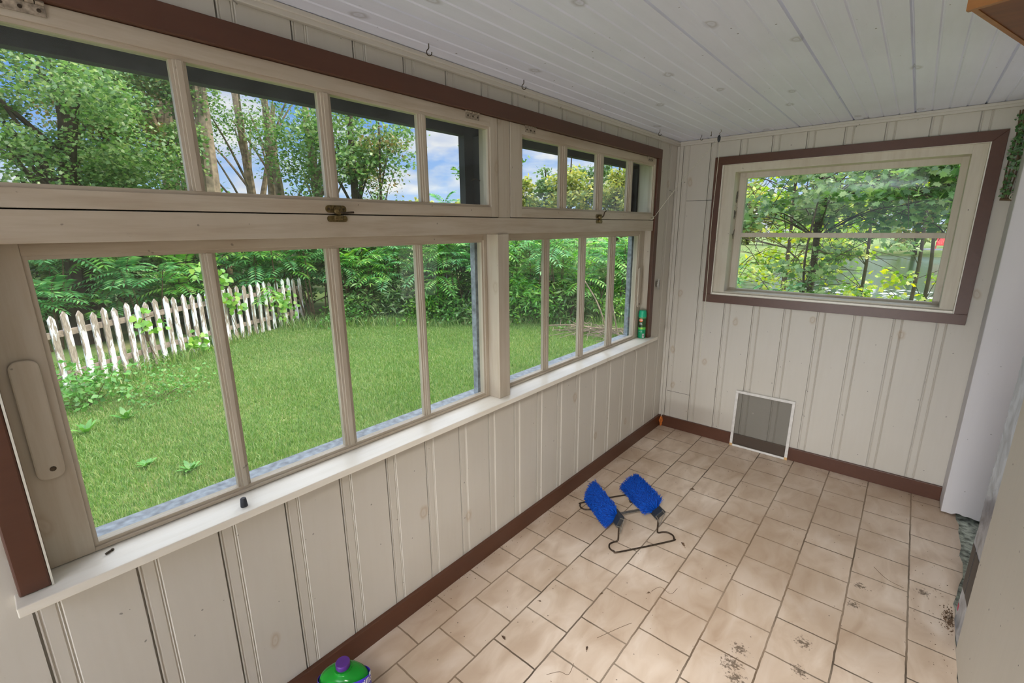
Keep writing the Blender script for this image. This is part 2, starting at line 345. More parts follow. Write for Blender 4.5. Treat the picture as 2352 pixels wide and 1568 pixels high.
mb = MB(); XK, XP = .042, .186; XE = 1.76
board_wall(mb, 0, XE, 0, 1.04, XK, XP, fe); board_wall(mb, 0, XE, 1.99, H, XK, XP, fe)
board_wall(mb, 0, .322, 1.04, 1.99, XK, XP, fe); board_wall(mb, 1.584, XE, 1.04, 1.99, 1.9, XP, fe)
tag(mb.build('wall_end', M_WALL), 'cream vertical board wall at the far end with the single wide window', kind='structure')
mb = MB()
mb.box(-.02, 2.6, L+.021, L+.15, -.6, 1.06).box(-.02, 2.6, L+.021, L+.15, 1.97, H+.1).box(-.02, .31, L+.021, L+.15, 1.06, 1.97).box(1.6, 2.6, L+.021, L+.15, 1.06, 1.97)
tag(mb.build('wall_end_exterior', M_EXT), 'blue-grey outer face of the far end wall', kind='structure')
# horizontal plank joint on the end wall, board seam
mb = MB(); mb.box(.086, .262, L-.0006, L+.001, 1.728, 1.7305).box(.05, .23, L-.0006, L+.001, .297, .299)
tag(mb.build('trim_board_seams', M_GAP), 'thin dark cross seams in the far wall boards', kind='structure')
# ceiling : grooved boards along y
mb = MB(); CP = .0663
pts = [(-.02, 0)]; k = 0; g = .012
xs = []
while g < 2.5:
    deep = (.008 if (k % 4 == 3) else .0032)
    for o, dd in ((-.005, 0), (-.001, deep), (.001, deep), (.005, 0)): pts.append((g+o, dd))
    g += CP; k += 1
pts.append((2.6, 0)); n = len(pts)
vs = [(x, YB, H+dd) for x, dd in pts]+[(x, L+.02, H+dd) for x, dd in pts]+[(-.02, YB, H+.05), (2.6, YB, H+.05), (-.02, L+.02, H+.05), (2.6, L+.02, H+.05)]
fs = [(i, i+1, i+1+n, i+n) for i in range(n-1)]+[(2*n, 2*n+1, 2*n+3, 2*n+2)]
mb.add(vs, fs); tag(mb.build('ceiling', M_CEIL), 'white painted narrow board ceiling with grey knots', kind='structure')
tag(MB().box(-.45, 8.5, -9, L+1.25, H+.06, H+.3).build('roof_slab', M_EXT), 'roof over the porch, eave lengthened to block sun', kind='structure')  # far eave drawn out beyond the end wall to keep sun out
tag(MB().box(2.62, 8.2, -9, L+.15, -.5, 4.4).build('wall_sun_block', M_EXT), 'unseen house mass added behind the porch to block sun', kind='structure')  # unseen mass, added to hold off sun from the side

# floor
def mat_tile():
    m, t, b = base_mat('beige_floor_tiles')
    tc = N(t, 'ShaderNodeTexCoord'); sp = N(t, 'ShaderNodeSeparateXYZ'); t.links.new(tc.outputs['Object'], sp.inputs[0])
    nz = N(t, 'ShaderNodeTexNoise', i_Scale=18.0, i_Detail=3.0); t.links.new(tc.outputs['Object'], nz.inputs[0])
    jit = math_(t, 'MULTIPLY', math_(t, 'SUBTRACT', nz.outputs[0], .5), .005)
    cb = N(t, 'ShaderNodeCombineXYZ')
    t.links.new(math_(t, 'ADD', math_(t, 'SUBTRACT', sp.outputs[1], .045), jit), cb.inputs[0])
    t.links.new(math_(t, 'ADD', math_(t, 'SUBTRACT', sp.outputs[0], .1495-.2037*2), jit), cb.inputs[1])
    br = N(t, 'ShaderNodeTexBrick'); br.offset = .5; br.offset_frequency = 2; br.squash = 1
    for k_, v_ in (('Scale', 1.0), ('Mortar Size', .0034), ('Mortar Smooth', .25), ('Bias', 0.0), ('Brick Width', .205), ('Row Height', .2037)): br.inputs[k_].default_value = v_
    br.inputs['Color1'].default_value = (*srgb(216, 198, 178), 1); br.inputs['Color2'].default_value = (*srgb(204, 184, 162), 1); br.inputs['Mortar'].default_value = (*srgb(128, 112, 96), 1)
    t.links.new(cb.outputs[0], br.inputs[0])
    # cloudy marbling
    mp = N(t, 'ShaderNodeMapping'); mp.inputs['Scale'].default_value = (5, 2.4, 5); mp.inputs['Rotation'].default_value = (0, 0, .5); t.links.new(tc.outputs['Object'], mp.inputs[0])
    cl = N(t, 'ShaderNodeTexNoise', i_Scale=2.2, i_Detail=4.0, i_Distortion=.8); t.links.new(mp.outputs[0], cl.inputs[0])
    cr = ramp(t, [(.3, srgb(164, 138, 114)), (.5, srgb(198, 178, 158)), (.72, srgb(224, 210, 196))]); t.links.new(cl.outputs[0], cr.inputs[0])
    c1 = mixc(t, .55, br.outputs['Color'], cr.outputs[0]); c1 = mixc(t, br.outputs['Fac'], c1, srgb(140, 124, 106))
    # dark grime in joints
    gn = N(t, 'ShaderNodeTexNoise', i_Scale=3.0, i_Detail=6.0); t.links.new(tc.outputs['Object'], gn.inputs[0])
    gr = ramp(t, [(.45, 0.0), (.62, 1.0)]); t.links.new(gn.outputs[0], gr.inputs[0])
    c2 = mixc(t, math_(t, 'MULTIPLY', math_(t, 'MULTIPLY', br.outputs['Fac'], gr.outputs[0]), .8), c1, srgb(62, 50, 38))
    # old water marks: browner tiles towards the window side
    wn = N(t, 'ShaderNodeTexNoise', i_Scale=1.4, i_Detail=2.0); t.links.new(tc.outputs['Object'], wn.inputs[0])
    wr = ramp(t, [(.42, 0.0), (.62, 1.0)]); t.links.new(wn.outputs[0], wr.inputs[0])
    c3 = mixc(t, math_(t, 'MULTIPLY', wr.outputs[0], .5), c2, srgb(148, 120, 92))
    # mud prints
    f = None
    dn = N(t, 'ShaderNodeTexNoise', i_Scale=85.0, i_Detail=5.0, i_Roughness=.7); t.links.new(tc.outputs['Object'], dn.inputs[0])
    for (x, y, rr) in [(1.274, 1.821, .06), (1.284, 1.676, .055), (1.098, 1.635, .06), (1.12, 1.5, .07), (1.412, 2.314, .05), (1.624, 2.443, .055), (1.401, 2.168, .05), (1.09, 1.55, .08)]:
        vd = N(t, 'ShaderNodeVectorMath', operation='DISTANCE'); t.links.new(tc.outputs['Object'], vd.inputs[0]); vd.inputs[1].default_value = (x, y, 0)
        mr = N(t, 'ShaderNodeMapRange'); mr.inputs[1].default_value = 0; mr.inputs[2].default_value = rr; mr.inputs[3].default_value = 1; mr.inputs[4].default_value = 0
        t.links.new(vd.outputs['Value'], mr.inputs[0]); f = mr.outputs[0] if f is None else math_(t, 'MAXIMUM', f, mr.outputs[0])
    th = math_(t, 'SUBTRACT', .72, math_(t, 'MULTIPLY', f, .34))
    mask = math_(t, 'MULTIPLY', math_(t, 'SUBTRACT', dn.outputs[0], th), 14, True)
    mask = math_(t, 'MULTIPLY', mask, .8)
    c4 = mixc(t, mask, c3, srgb(74, 58, 42))
    fs_ = N(t, 'ShaderNodeTexVoronoi', i_Scale=26.0); t.links.new(tc.outputs['Object'], fs_.inputs[0])
    fr = ramp(t, [(.05, 1.0), (.085, 0.0)]); t.links.new(fs_.outputs['Distance'], fr.inputs[0])
    pc = N(t, 'ShaderNodeSeparateColor'); t.links.new(fs_.outputs['Color'], pc.inputs[0])
    c5 = mixc(t, math_(t, 'MULTIPLY', math_(t, 'MULTIPLY', fr.outputs[0], math_(t, 'GREATER_THAN', pc.outputs[0], .6)), .75), c4, srgb(70, 56, 44))
    t.links.new(c5, b.inputs['Base Color'])
    ro = N(t, 'ShaderNodeMapRange'); ro.inputs[3].default_value = .38; ro.inputs[4].default_value = .62; t.links.new(cl.outputs[0], ro.inputs[0]); t.links.new(ro.outputs[0], b.inputs['Roughness'])
    h = math_(t, 'SUBTRACT', math_(t, 'MULTIPLY', cl.outputs[0], .12), br.outputs['Fac'])
    bp = N(t, 'ShaderNodeBump', i_Strength=.6, i_Distance=.003); t.links.new(h, bp.inputs['Height']); t.links.new(bp.outputs[0], b.inputs['Normal'])
    return m
edge = [(1.72, YB), (1.72, 1.9), (1.712, 2.0), (1.722, 2.12), (1.716, 2.2), (1.722, 2.3), (1.728, 2.36), (1.72, 2.44), (1.735, 2.52), (1.745, 2.6), (1.762, 2.68), (1.768, 2.8), (1.758, 2.86), (1.77, 2.95), (1.766, 3.1), (1.772, 3.18), (1.762, 3.24), (1.77, L+.01)]
poly = [(-.02, YB)]+edge+[(-.02, L+.01)]
tag(MB().prism(poly, -.012, lambda a, b_, h: (a, b_, h)).build('floor', mat_tile()), 'beige marbled tile floor laid in offset rows', kind='structure')
M_FIB = plain('greenish_subfloor_rubble', srgb(176, 184, 172), .9, 0, .5, 40, 1.0)
tag(MB().box(-.02, 2.6, YB, L+.01, -.06, -.0125).build('floor_base', M_FIB), 'rough greenish subfloor showing past the broken tile edge', kind='structure')
# baseboards
def boxo(name, mat, dims, label, bev=.002, kind='structure'):
    return tag(MB().box(*dims, bev=bev).build(name, mat), label, kind=kind)
boxo('baseboard_left', M_BROWN, (0, .018, YB, L, 0, .088), 'brown painted baseboard under the windows')
boxo('baseboard_end', M_BROWN, (.03, 1.70, L-.018, L, 0, .088), 'brown painted baseboard on the far wall')
# crown mouldings
mb = MB(); mb.box(0, .017, YB, L, 2.099, H, bev=.002).box(0, .022, YB, L, 2.112, H-.001, bev=.003)
tag(mb.build('trim_crown_left', M_WALL), 'cream ceiling moulding above the windows', kind='structure')
mb = MB(); mb.box(.0225, XE, L-.017, L, 2.099, H, bev=.002).box(.0225, XE, L-.022, L, 2.112, H-.001, bev=.003)
tag(mb.build('trim_crown_end', M_WALL), 'cream ceiling moulding on the far wall', kind='structure')
boxo('trim_corner', M_WALL, (.001, .018, L-.014, L, .089, 2.098), 'narrow cream batten in the far corner')
# right side
tag(MB().box(XR, XR+.08, YB, 2.145, 0, H).build('wall_right', M_PANEL), 'scuffed beige wall panel at the right edge', kind='structure')
zz = np.linspace(0, H, 170); pe = [(2.146, 0)]+[(2.345+random.uniform(-.012, .008), z) for z in zz]+[(2.146, H)]
fo = empty('foil_insulation_sheet', (1.73, 2.25, 0)); tag(fo, 'silver foil-faced insulation strip between the beige panel and white board', 'insulation')
def mat_foil():
    m, t, b = base_mat('silver_foil'); b.inputs['Metallic'].default_value = .65; b.inputs['Roughness'].default_value = .32
    tc = N(t, 'ShaderNodeTexCoord'); n = N(t, 'ShaderNodeTexNoise', i_Scale=9.0, i_Detail=5.0, i_Distortion=1.2); t.links.new(tc.outputs['Object'], n.inputs[0])
    rp = ramp(t, [(.3, srgb(150, 160, 172)), (.6, srgb(214, 224, 238))]); t.links.new(n.outputs[0], rp.inputs[0]); t.links.new(rp.outputs[0], b.inputs['Base Color'])
    bp = N(t, 'ShaderNodeBump', i_Strength=.7, i_Distance=.01); t.links.new(n.outputs[0], bp.inputs['Height']); t.links.new(bp.outputs[0], b.inputs['Normal']); return m
MB().prism(pe, .02, lambda a, b_, h: (1.719+h, a, b_)).build('foil_sheet', mat_foil(), fo)
M_TAPE = plain('dark_print_on_foil', srgb(66, 60, 56), .5)
o = MB().prism([(2.354-.012, .353), (2.272, .362), (2.262, .17), (2.338, .155)], .0008, lambda a, b_, h: (1.7185-h, a, b_)).prism([(2.262, .362), (2.149, .376), (2.149, .181), (2.252, .172)], .0008, lambda a, b_, h: (1.7185-h, a, b_)).build('printed_band', M_TAPE, fo); o['label'] = 'dark printed band on the foil'
o = MB().box(1.7178, 1.7186, 2.31, 2.33, .06, .085).build('red_mark', plain('red_mark', srgb(176, 50, 80), .5), fo); o['label'] = 'small red mark on the foil'
xx = np.linspace(1.70, 2.3, 40); bot = [(x, .0 + max(0, (x-1.70)*.0)+random.uniform(0, .012)+(.0 if x < 1.76 else .012)) for x in xx]
pd = bot+[(2.3, H), (1.70, H)]
tag(MB().prism(pd, .16, lambda a, b_, h: (a, 3.26+h, b_)).build('wall_return', M_DRY, bev=.004), 'white plasterboard wall end with ragged lower edge right of the far window', kind='structure')
tag(MB().box(2.3, 2.4, 2.0, 3.3, -.05, H).build('wall_recess', M_DRY), 'recess wall beyond the foil strip', kind='structure')
tag(MB().box(1.80, 2.4, 2.0, 2.1, -.05, H).build('wall_recess_side', M_DRY), 'recess side wall behind the beige panel', kind='structure')

# ------------------------------------------------------------------ left window wall
# brown casing
mb = MB(); mb.box(0, .025, -.055, 3.115, 1.984, 2.044, bev=.002); tag(mb.build('trim_1', M_BROWN), 'brown head casing running above all the side windows', kind='structure')
mb = MB(); mb.box(0, .024, -.055, -.004, .7855, 1.9835, mi=0, bev=.004).box(0, .0235, -.0038, .0, .7855, 1.983, mi=1); tag(mb.build('trim_2', [M_BROWN, M_WHITE]), 'brown side casing at the near end of the window row', kind='structure')
mb = MB(); mb.box(0, .024, 3.064, 3.115, .7855, 1.9835, bev=.002); tag(mb.build('trim_3', M_BROWN), 'narrow brown side casing at the far end of the window row', kind='structure')
# sill
mb = MB(); mb.box(-.052, .062, -.062, 3.15, .762, .785, bev=.002).box(0, .012, -.05, 3.13, .738, .7615, bev=.001)
tag(mb.build('trim_4', M_SILL), 'long cream window sill board', kind='structure')
# rails, posts, jambs
mb = MB(); mb.box(-.085, .012, -.02, 3.062, 1.527, 1.594, bev=.0015).box(-.08, -.028, 0, 3.06, 1.5935, 1.606, mi=1); tag(mb.build('trim_5', [M_SASH, M_GAP]), 'cream rail between the upper and lower windows', kind='structure')
mb = MB(); mb.box(-.1, .02, 1.495, 1.567, .7855, 1.5265, bev=.002).box(-.1, .008, 1.515, 1.590, 1.5945, 1.9835, bev=.001); tag(mb.build('trim_6', M_SASHV), 'cream post between the two pairs of windows', kind='structure')
mb = MB(); mb.box(-.11, -.001, 3.078, 3.11, .7855, 1.9835).box(-.11, -.052, 3.037, 3.0775, .7855, 1.526).box(-.11, .006, 3.063, 3.0775, 1.5945, 1.983)
mb.box(-.11, -.001, -.034, -.001, .7855, 1.9835); mb.box(-.11, -.0, -.034, 3.11, 1.9838, 2.02)
tag(mb.build('trim_7', M_JAMB), 'cream jamb boards lining the window opening', kind='structure')
# outer storm frame seen through panes
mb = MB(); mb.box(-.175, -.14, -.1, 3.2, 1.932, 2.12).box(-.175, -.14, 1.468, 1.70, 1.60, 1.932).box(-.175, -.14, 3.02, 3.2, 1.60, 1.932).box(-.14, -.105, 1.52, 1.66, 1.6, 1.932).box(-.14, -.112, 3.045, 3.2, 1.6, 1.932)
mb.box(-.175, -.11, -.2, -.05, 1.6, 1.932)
tag(mb.build('trim_8', M_EXTD), 'outer frame with shade painted in, seen through the upper panes', kind='structure')
mb = MB(); mb.box(-.17, -.1405, -.1, 3.2, 1.50, 1.60).box(-.17, -.1405, 1.518, 1.66, .76, 1.5).box(-.17, -.1405, 3.072, 3.2, .76, 1.5).box(-.19, -.0525, -.06, 3.077, .735, .778, bev=.003).box(-.17, -.1405, -.2, .03, .76, 1.5)
mb.box(-.1395, -.112, 1.485, 1.575, .779, 1.5)
tag(mb.build('trim_9', M_EXT), 'weathered blue-grey outer frame and sill seen through the lower panes', kind='structure')

def sash(idx, label, y0, y1, z0, z1, xf, dep, gy, gz0, gz1, extra=None):
    root = empty('window_%d' % idx, (xf-dep/2, (y0+y1)/2, z0)); tag(root, label, kind='structure')
    xb = xf-dep; G0, G1 = gy[0][0], gy[-1][1]; b = .009; gx = xf-.016
    mb = MB()
    mb.box(xb, xf, y0, G0-b, z0, z1, bev=.0012).box(xb, xf, G1+b, y1, z0, z1, bev=.0012)
    mb.box(xb, xf, G0-b, G1+b, z0, gz0-b, mi=1, bev=.0012).box(xb, xf, G0-b, G1+b, gz1+b, z1, mi=1, bev=.0012)
    x2 = xf-.006  # moulded inner bead
    mb.box(xb+.002, x2, G0-b, G0, gz0-b, gz1+b).box(xb+.002, x2, G1, G1+b, gz0-b, gz1+b).box(xb+.002, x2, G0, G1, gz0-b, gz0, mi=1).box(xb+.002, x2, G0, G1, gz1, gz1+b, mi=1)
    mb.build('sash_frame', [M_SASHV, M_SASH], root)
    for i in range(len(gy)-1):
        a, c = gy[i][1], gy[i+1][0]; mid = (a+c)/2; w = (c-a)/2
        m2 = MB(); m2.box(gx-.012, gx+.004, mid-w, mid+w, gz0, gz1).box(gx+.004, xf-.006, mid-w*.66, mid+w*.66, gz0, gz1, bev=.001).box(xf-.006, xf-.001, mid-w*.36, mid+w*.36, gz0, gz1, bev=.001)
        m2.build('muntin', M_SASHV, root)
    for a, c in gy:
        MB().box(gx-.004, gx-.001, a+.0004, c-.0004, gz0+.0004, gz1-.0004).build('glass_pane', M_GLASS, root)
    return root
w1 = sash(1, 'long four-pane upper window nearest the camera, above the picket fence view', .001, 1.512, 1.597, 1.983, .010, .036, [(.062, .394), (.429, .752), (.792, 1.112), (1.15, 1.46)], 1.645, 1.936)
w2 = sash(2, 'smaller-looking four-pane upper window at the far end of the side wall', 1.593, 3.0605, 1.597, 1.983, .010, .036, [(1.68, 1.98), (2.04, 2.325), (2.40, 2.69), (2.75, 3.03)], 1.645, 1.935)
w3 = sash(3, 'tall four-pane lower sliding window nearest the camera, showing the fence and lawn', .0, 1.494, .787, 1.5265, -.045, .034, [(.09, .411), (.445, .760), (.806, 1.116), (1.15, 1.466)], .806, 1.492)
w4 = sash(4, 'tall four-pane lower sliding window beyond the post, next to the green spray can', 1.568, 3.036, .787, 1.5265, -.045, .034, [(1.63, 1.928), (1.976, 2.272), (2.33, 2.612), (2.682, 2.98)], .806, 1.494)
# hinges
def hinge(par, yc, z, lab):
    mb = MB(); mb.box(.0105, .013, yc-.036, yc+.036, z-.024, z-.004, bev=.0008)
    for k in range(5): mb.tube([(.014, yc-.036+k*.0146, z), (.014, yc-.036+k*.0146+.0128, z)], .0045, 8)
    h = mb.build('hinge', M_OLDM, par); mb2 = MB()
    for k in (-.026, 0, .026): mb2.lathe([(.0035, 0), (.0035, .0012)], (.013, yc+k, z-.014), 8, axis='x')
    mb2.build('screw', M_IRON, h); return h
hinge(w1, 1.37, 1.981, ''); hinge(w2, 1.728, 1.981, ''); hinge(w2, 2.965, 1.981, ''); hinge(w1, .16, 1.981, '')
def rr(y0, y1, z0, z1, rad, n=6):
    P = []
    for cy, cz, a0 in ((y1-rad, z1-rad, 0), (y0+rad, z1-rad, 90), (y0+rad, z0+rad, 180), (y1-rad, z0+rad, 270)):
        for k in range(n+1): a = math.radians(a0+90*k/n); P.append((cy+rad*math.cos(a), cz+rad*math.sin(a)))
    return P
def latch(par, yc, lever):
    px_ = lambda x0: (lambda a, b_, h: (x0+h, a, b_))
    p = MB().prism(rr(yc-.034, yc+.034, 1.600, 1.622, .0105), .003, px_(.0102)).build('latch_plate', M_BRASS, par, bev=.0006)
    k_ = MB().prism(rr(yc-.032, yc+.034, 1.573, 1.592, .009), .003, px_(.0122)).box(.0122, .024, yc-.012, yc+.014, 1.578, 1.593, bev=.003).build('latch_keeper', M_BRASS, par)
    MB().lathe([(.013, 0), (.0135, .006), (.011, .010), (.005, .011), (.004, .013)], (.0132, yc+.003, 1.606), 18, axis='x').build('cam', M_BRASS, p, smooth=True)
    pts = [(.022, yc+.003, 1.604)]+[(.025+.002*i, yc+.003+v[0], 1.604+v[1]) for i, v in enumerate(lever)]
    MB().tube(smoothpath(pts, 4), .0032, 8).build('lever', M_IRON, p, smooth=True)
    mb2 = MB()
    for dy, z in ((-.024, 1.611), (.025, 1.611)): mb2.lathe([(.0035, 0), (.003, .0015)], (.0132, yc+dy, z), 8, axis='x')
    mb2.build('screw', M_IRON, p)
latch(w1, .770, [(.012, -.004), (.03, -.003), (.046, -.002)])
latch(w2, 2.345, [(.012, .004), (.022, .012), (.028, .03), (.04, .036)])
for par, y0, y1, lab in ((w3, .018, .066, ''), (w4, 2.992, 3.03, '')):
    h = MB().prism(rr(y0, y1, 1.006, 1.284, .0185), .011, lambda a, b_, h: (-.0448+h, a, b_)).build('pull_handle', M_SASHV, par, bev=.003)
    MB().lathe([(.006, 0), (.004, .001)], (-.0336, (y0+y1)/2+.004, 1.03), 10, axis='x').build('screw', M_IRON, h)
# small hook on the outer frame
mb = MB().tube(smoothpath([(-.105, 1.47, 1.75), (-.10, 1.49, 1.757), (-.098, 1.51, 1.75), (-.10, 1.528, 1.76)], 5), .0022, 6)
mb.build('hook_and_eye', M_IRON, w1, smooth=True)

# ------------------------------------------------------------------ end window
mb = MB()
def yf(y): return lambda a, b_, h: (a, y+h, b_)
mb.prism([(.267, 2.0), (1.641, 2.0), (1.588, 1.949), (.318, 1.949)], .018, yf(L-.0185))
mb.prism([(.267, 2.0), (.318, 1.949), (.318, 1.0855), (.267, 1.0855)], .018, yf(L-.0185)).prism([(1.641, 2.0), (1.641, 1.0855), (1.588, 1.0855), (1.588, 1.949)], .018, yf(L-.0185))
mb.prism([(.267, 1.085), (1.641, 1.085), (1.641, 1.029), (.267, 1.029)], .018, yf(L-.0185))
tag(mb.build('trim_10', M_BROWN, bev=.001), 'brown mitred casing around the far wall window', kind='structure')
w5 = empty('window_5', (.95, L+.05, 1.085)); tag(w5, 'wide two-pane window in the far end wall, looking onto maple branches and pond', kind='structure')
def ring(mb, a0, a1, b0, b1, c0, c1, d0, d1, y0, y1, mi=0):  # outer x a0..a1 z b0..b1, inner x c0..c1 z d0..d1
    mb.box(a0, c0, y0, y1, b0, b1, mi=mi, bev=.0012).box(c1, a1, y0, y1, b0, b1, mi=mi, bev=.0012).box(c0, c1, y0, y1, b0, d0, mi=mi).box(c0, c1, y0, y1, d1, b1, mi=mi)
mb = MB(); ring(mb, .312, 1.596, 1.07, 1.962, .3235, 1.583, 1.0865, 1.9475, L-.016, L+.2); mb.build('jamb_lining', M_WHITE, w5)
mb = MB(); ring(mb, .3237, 1.5828, 1.0867, 1.9473, .396, 1.526, 1.108, 1.902, L+.012, L+.128); mb.build('window_stop', M_JAMB, w5)
mb = MB(); mb.box(.324, 1.5826, L-.012, L+.0115, 1.0867, 1.098, bev=.001); mb.build('window_stool', M_SILL, w5)
mb = MB(); ring(mb, .38, 1.54, 1.09, 1.92, .438, 1.496, 1.120, 1.868, L+.1285, L+.165); sf5 = mb.build('sash_frame', M_JAMB, w5)
MB().box(.438, 1.496, L+.13, L+.16, 1.478, 1.508, bev=.002).build('muntin', M_JAMB, w5)
for z0, z1 in ((1.1205, 1.4775), (1.5085, 1.8675)): MB().box(.4385, 1.4955, L+.143, L+.146, z0, z1).build('glass_pane', M_GLASSC, w5)

# butterfly and bird ornaments on the left stop of the end window
OG = 'small metal ornaments on the far window jamb'
fx = lambda yc, zc, s, x=.3966: (lambda a, b_, h: (x+h, yc+a*s, zc+b_*s))
def orn(name, label, cat, polys, yc, zc, s):
    mb = MB()
    for p in polys: mb.prism(p, .0025, fx(yc, zc, s))
    tag(mb.build(name, plain('pewter_'+name, srgb(120, 112, 102), .4, .6, .5, 200), bev=.0005), label, cat, OG)
orn('flower_ornament', 'openwork pewter flower ornament, topmost on the far window jamb', 'ornament', [[(0, -1), (.3, -.7), (.2, -.3), (-.1, -.4), (-.35, -.6)], [(-.4, -.45), (-.12, -.3), (-.1, .2), (-.42, .3)], [(.42, -.3), (.15, -.2), (.12, .25), (.44, .4)], [(-.3, .4), (0, .3), (.05, .85), (-.2, .7)], [(.1, .35), (.38, .5), (.2, 1), (.08, .8)], [(-.05, -.3), (.07, -.3), (.07, .3), (-.05, .3)]], L+.094, 1.747, .040)
orn('butterfly_ornament', 'pewter butterfly ornament, middle one on the far window jamb', 'ornament', [[(-.05, -.6), (.05, -.6), (.08, .3), (-.02, .35)], [(0, .1), (-.5, .95), (-.62, .6), (-.4, 0), (-.08, -.1)], [(.05, .1), (.45, .8), (.6, .5), (.5, .0), (.1, -.1)], [(0, -.1), (-.4, -.2), (-.5, -.7), (-.2, -.95), (0, -.4)], [(.06, -.1), (.4, -.2), (.3, -.6), (.08, -.4)]], L+.086, 1.630, .032)
orn('bird_ornament', 'pewter flying bird ornament, lowest on the far window jamb', 'ornament', [[(.5, 1.0), (.55, .6), (.35, .1), (.25, -.3), (.0, -.25), (.1, .2)], [(-.7, .05), (-.25, .15), (.1, -.1), (.3, -.4), (.3, -1.0), (.1, -.95), (-.05, -.6), (-.25, -.35), (-.45, -.2)]], L+.092, 1.498, .034)

# ------------------------------------------------------------------ small fittings
def ceil_hook(x, y, s, label, rot=0):
    base = Vector((x, y, H)); pts = [(0, 0, 0), (0, 0, -.4), (-.05, 0, -.55), (-.25, 0, -.8), (-.22, 0, -1.15), (.05, 0, -1.3), (.3, 0, -1.15), (.33, 0, -.9)]
    c, sn = math.cos(rot), math.sin(rot)
    P = [base+Vector((p[0]*c*s, p[0]*sn*s, p[2]*s)) for p in pts]
    o = MB().tube(smoothpath(P, 5), .0016, 6).build('cup_hook', M_IRON, smooth=True); tag(o, label, 'hook', 'cup hooks screwed into the ceiling')
ceil_hook(.09, 1.10, .027, 'dark cup hook in the ceiling nearest the camera, beside a round knot', .9)
ceil_hook(.082, 1.595, .027, 'dark cup hook in the ceiling above the near end of the post', .9)
ceil_hook(.088, 2.904, .028, 'dark cup hook in the ceiling just left of the far corner', .9)
ceil_hook(.221, 3.248, .026, 'pale cup hook in the ceiling at the far corner, left of the pulley', .9)
ceil_hook(.30, 3.19, .02, 'small cup hook in the ceiling right beside the pulley', 2.2)
o = MB().tube(smoothpath([(0, 3.32, 1.80), (.012, 3.32, 1.80), (.026, 3.318, 1.785), (.03, 3.32, 1.77), (.024, 3.335, 1.762), (.016, 3.35, 1.775)], 5), .0016, 6).build('cup_hook', M_STEEL, smooth=True)
tag(o, 'steel cup hook screwed into the side wall right of the far upper window', 'hook')
cl = empty('rope_cleat', (.004, 3.2, 1.155)); tag(cl, 'small steel rope cleat on the side wall above the spray can', 'cleat')
MB().box(.0003, .016, 3.19, 3.212, 1.135, 1.175, bev=.003).build('cleat_base', M_STEEL, cl)
MB().tube([(.02, 3.195, 1.118), (.018, 3.198, 1.14), (.018, 3.199, 1.17), (.02, 3.196, 1.192)], [.003, .005, .005, .003], 8).tube([(.02, 3.21, 1.116), (.018, 3.208, 1.14), (.018, 3.207, 1.17), (.02, 3.209, 1.19)], [.003, .005, .005, .003], 8).build('cleat_horns', M_STEEL, cl, smooth=True)
pl = empty('pulley', (.36, 3.165, 2.128)); tag(pl, 'small dark pulley hanging from the ceiling near the far window', 'pulley')
MB().tube(smoothpath([(.365, 3.16, H), (.368, 3.16, H-.012), (.358, 3.162, H-.02), (.362, 3.166, H-.028)], 5), .0018, 6).build('eye_hook', M_STEEL, pl, smooth=True)
MB().lathe([(.001, .022), (.006, .016), (.010, .006), (.009, -.008), (.005, -.018), (.001, -.022)], (.357, 3.165, H-.05), 12).build('pulley_body', M_RUBBER, pl, smooth=True)
c1 = empty('pull_cord', (.02, 3.04, 1.61)); tag(c1, 'cream pull cord from the far upper window over the pulley, hanging by the end window', 'cord')
MB().tube(smoothpath([(.02, 3.035, 1.615), (.03, 3.05, 1.626), (.05, 3.06, 1.66), (.2, 3.11, 1.88), (.352, 3.163, 2.065)], 6), .0016, 6).build('cord_run', M_CORD, c1, smooth=True)
P = [(.364, 3.166, 2.06)]+[(.362+.0035*math.sin(z*7)+(.012*(1.15-z) if z < 1.15 else 0), 3.166, z) for z in np.linspace(2.0, .68, 26)]
MB().tube(smoothpath(P, 3), .0017, 6).build('cord_tail', M_CORD, c1, smooth=True)
mb = MB()
for k in range(3):
    a = k*1.1; mb.tube([(.014+.016*math.cos(w)*.5, 3.035+.018*math.sin(w+a)*.6, 1.612+.010*math.sin(w)) for w in np.linspace(0, 2*PI, 14)], .0018, 6)
mb.build('cord_knot', M_CORD, c1, smooth=True)

# rubber stopper, screw on the sill
tag(MB().lathe([(.0095, 0), (.0095, .002), (.0075, .024), (.006, .0255)], (.026, .393, .7852), 16).build('rubber_stopper', M_RUBBER, smooth=True), 'small tapered black rubber stopper standing on the sill', 'stopper')
o = MB().tube([(-.012, .094, .7885), (-.019, .106, .7885)], .0026, 8).tube([(-.0195, .107, .7885), (-.0215, .110, .7885)], .0033, 8).build('loose_screw', M_IRON, smooth=True); tag(o, 'loose dark screw lying on the near end of the sill', 'screw')
# orange foam in corner
bm = bmesh.new(); bmesh.ops.create_icosphere(bm, subdivisions=3, radius=1)
for v in bm.verts:
    n_ = 1+.25*math.sin(v.co.x*7+v.co.z*5)+.18*math.sin(v.co.y*11+1); v.co = Vector((.03+v.co.x*.011*n_, L-.028+v.co.y*.010*n_, .04+v.co.z*.038*n_))
me = bpy.data.meshes.new('foam_blob'); bm.to_mesh(me); bm.free(); me.materials.append(M_FOAM); o = bpy.data.objects.new('foam_blob', me); C.objects.link(o)
tag(o, 'orange expanding foam blob in the far corner above the floor', 'foam')

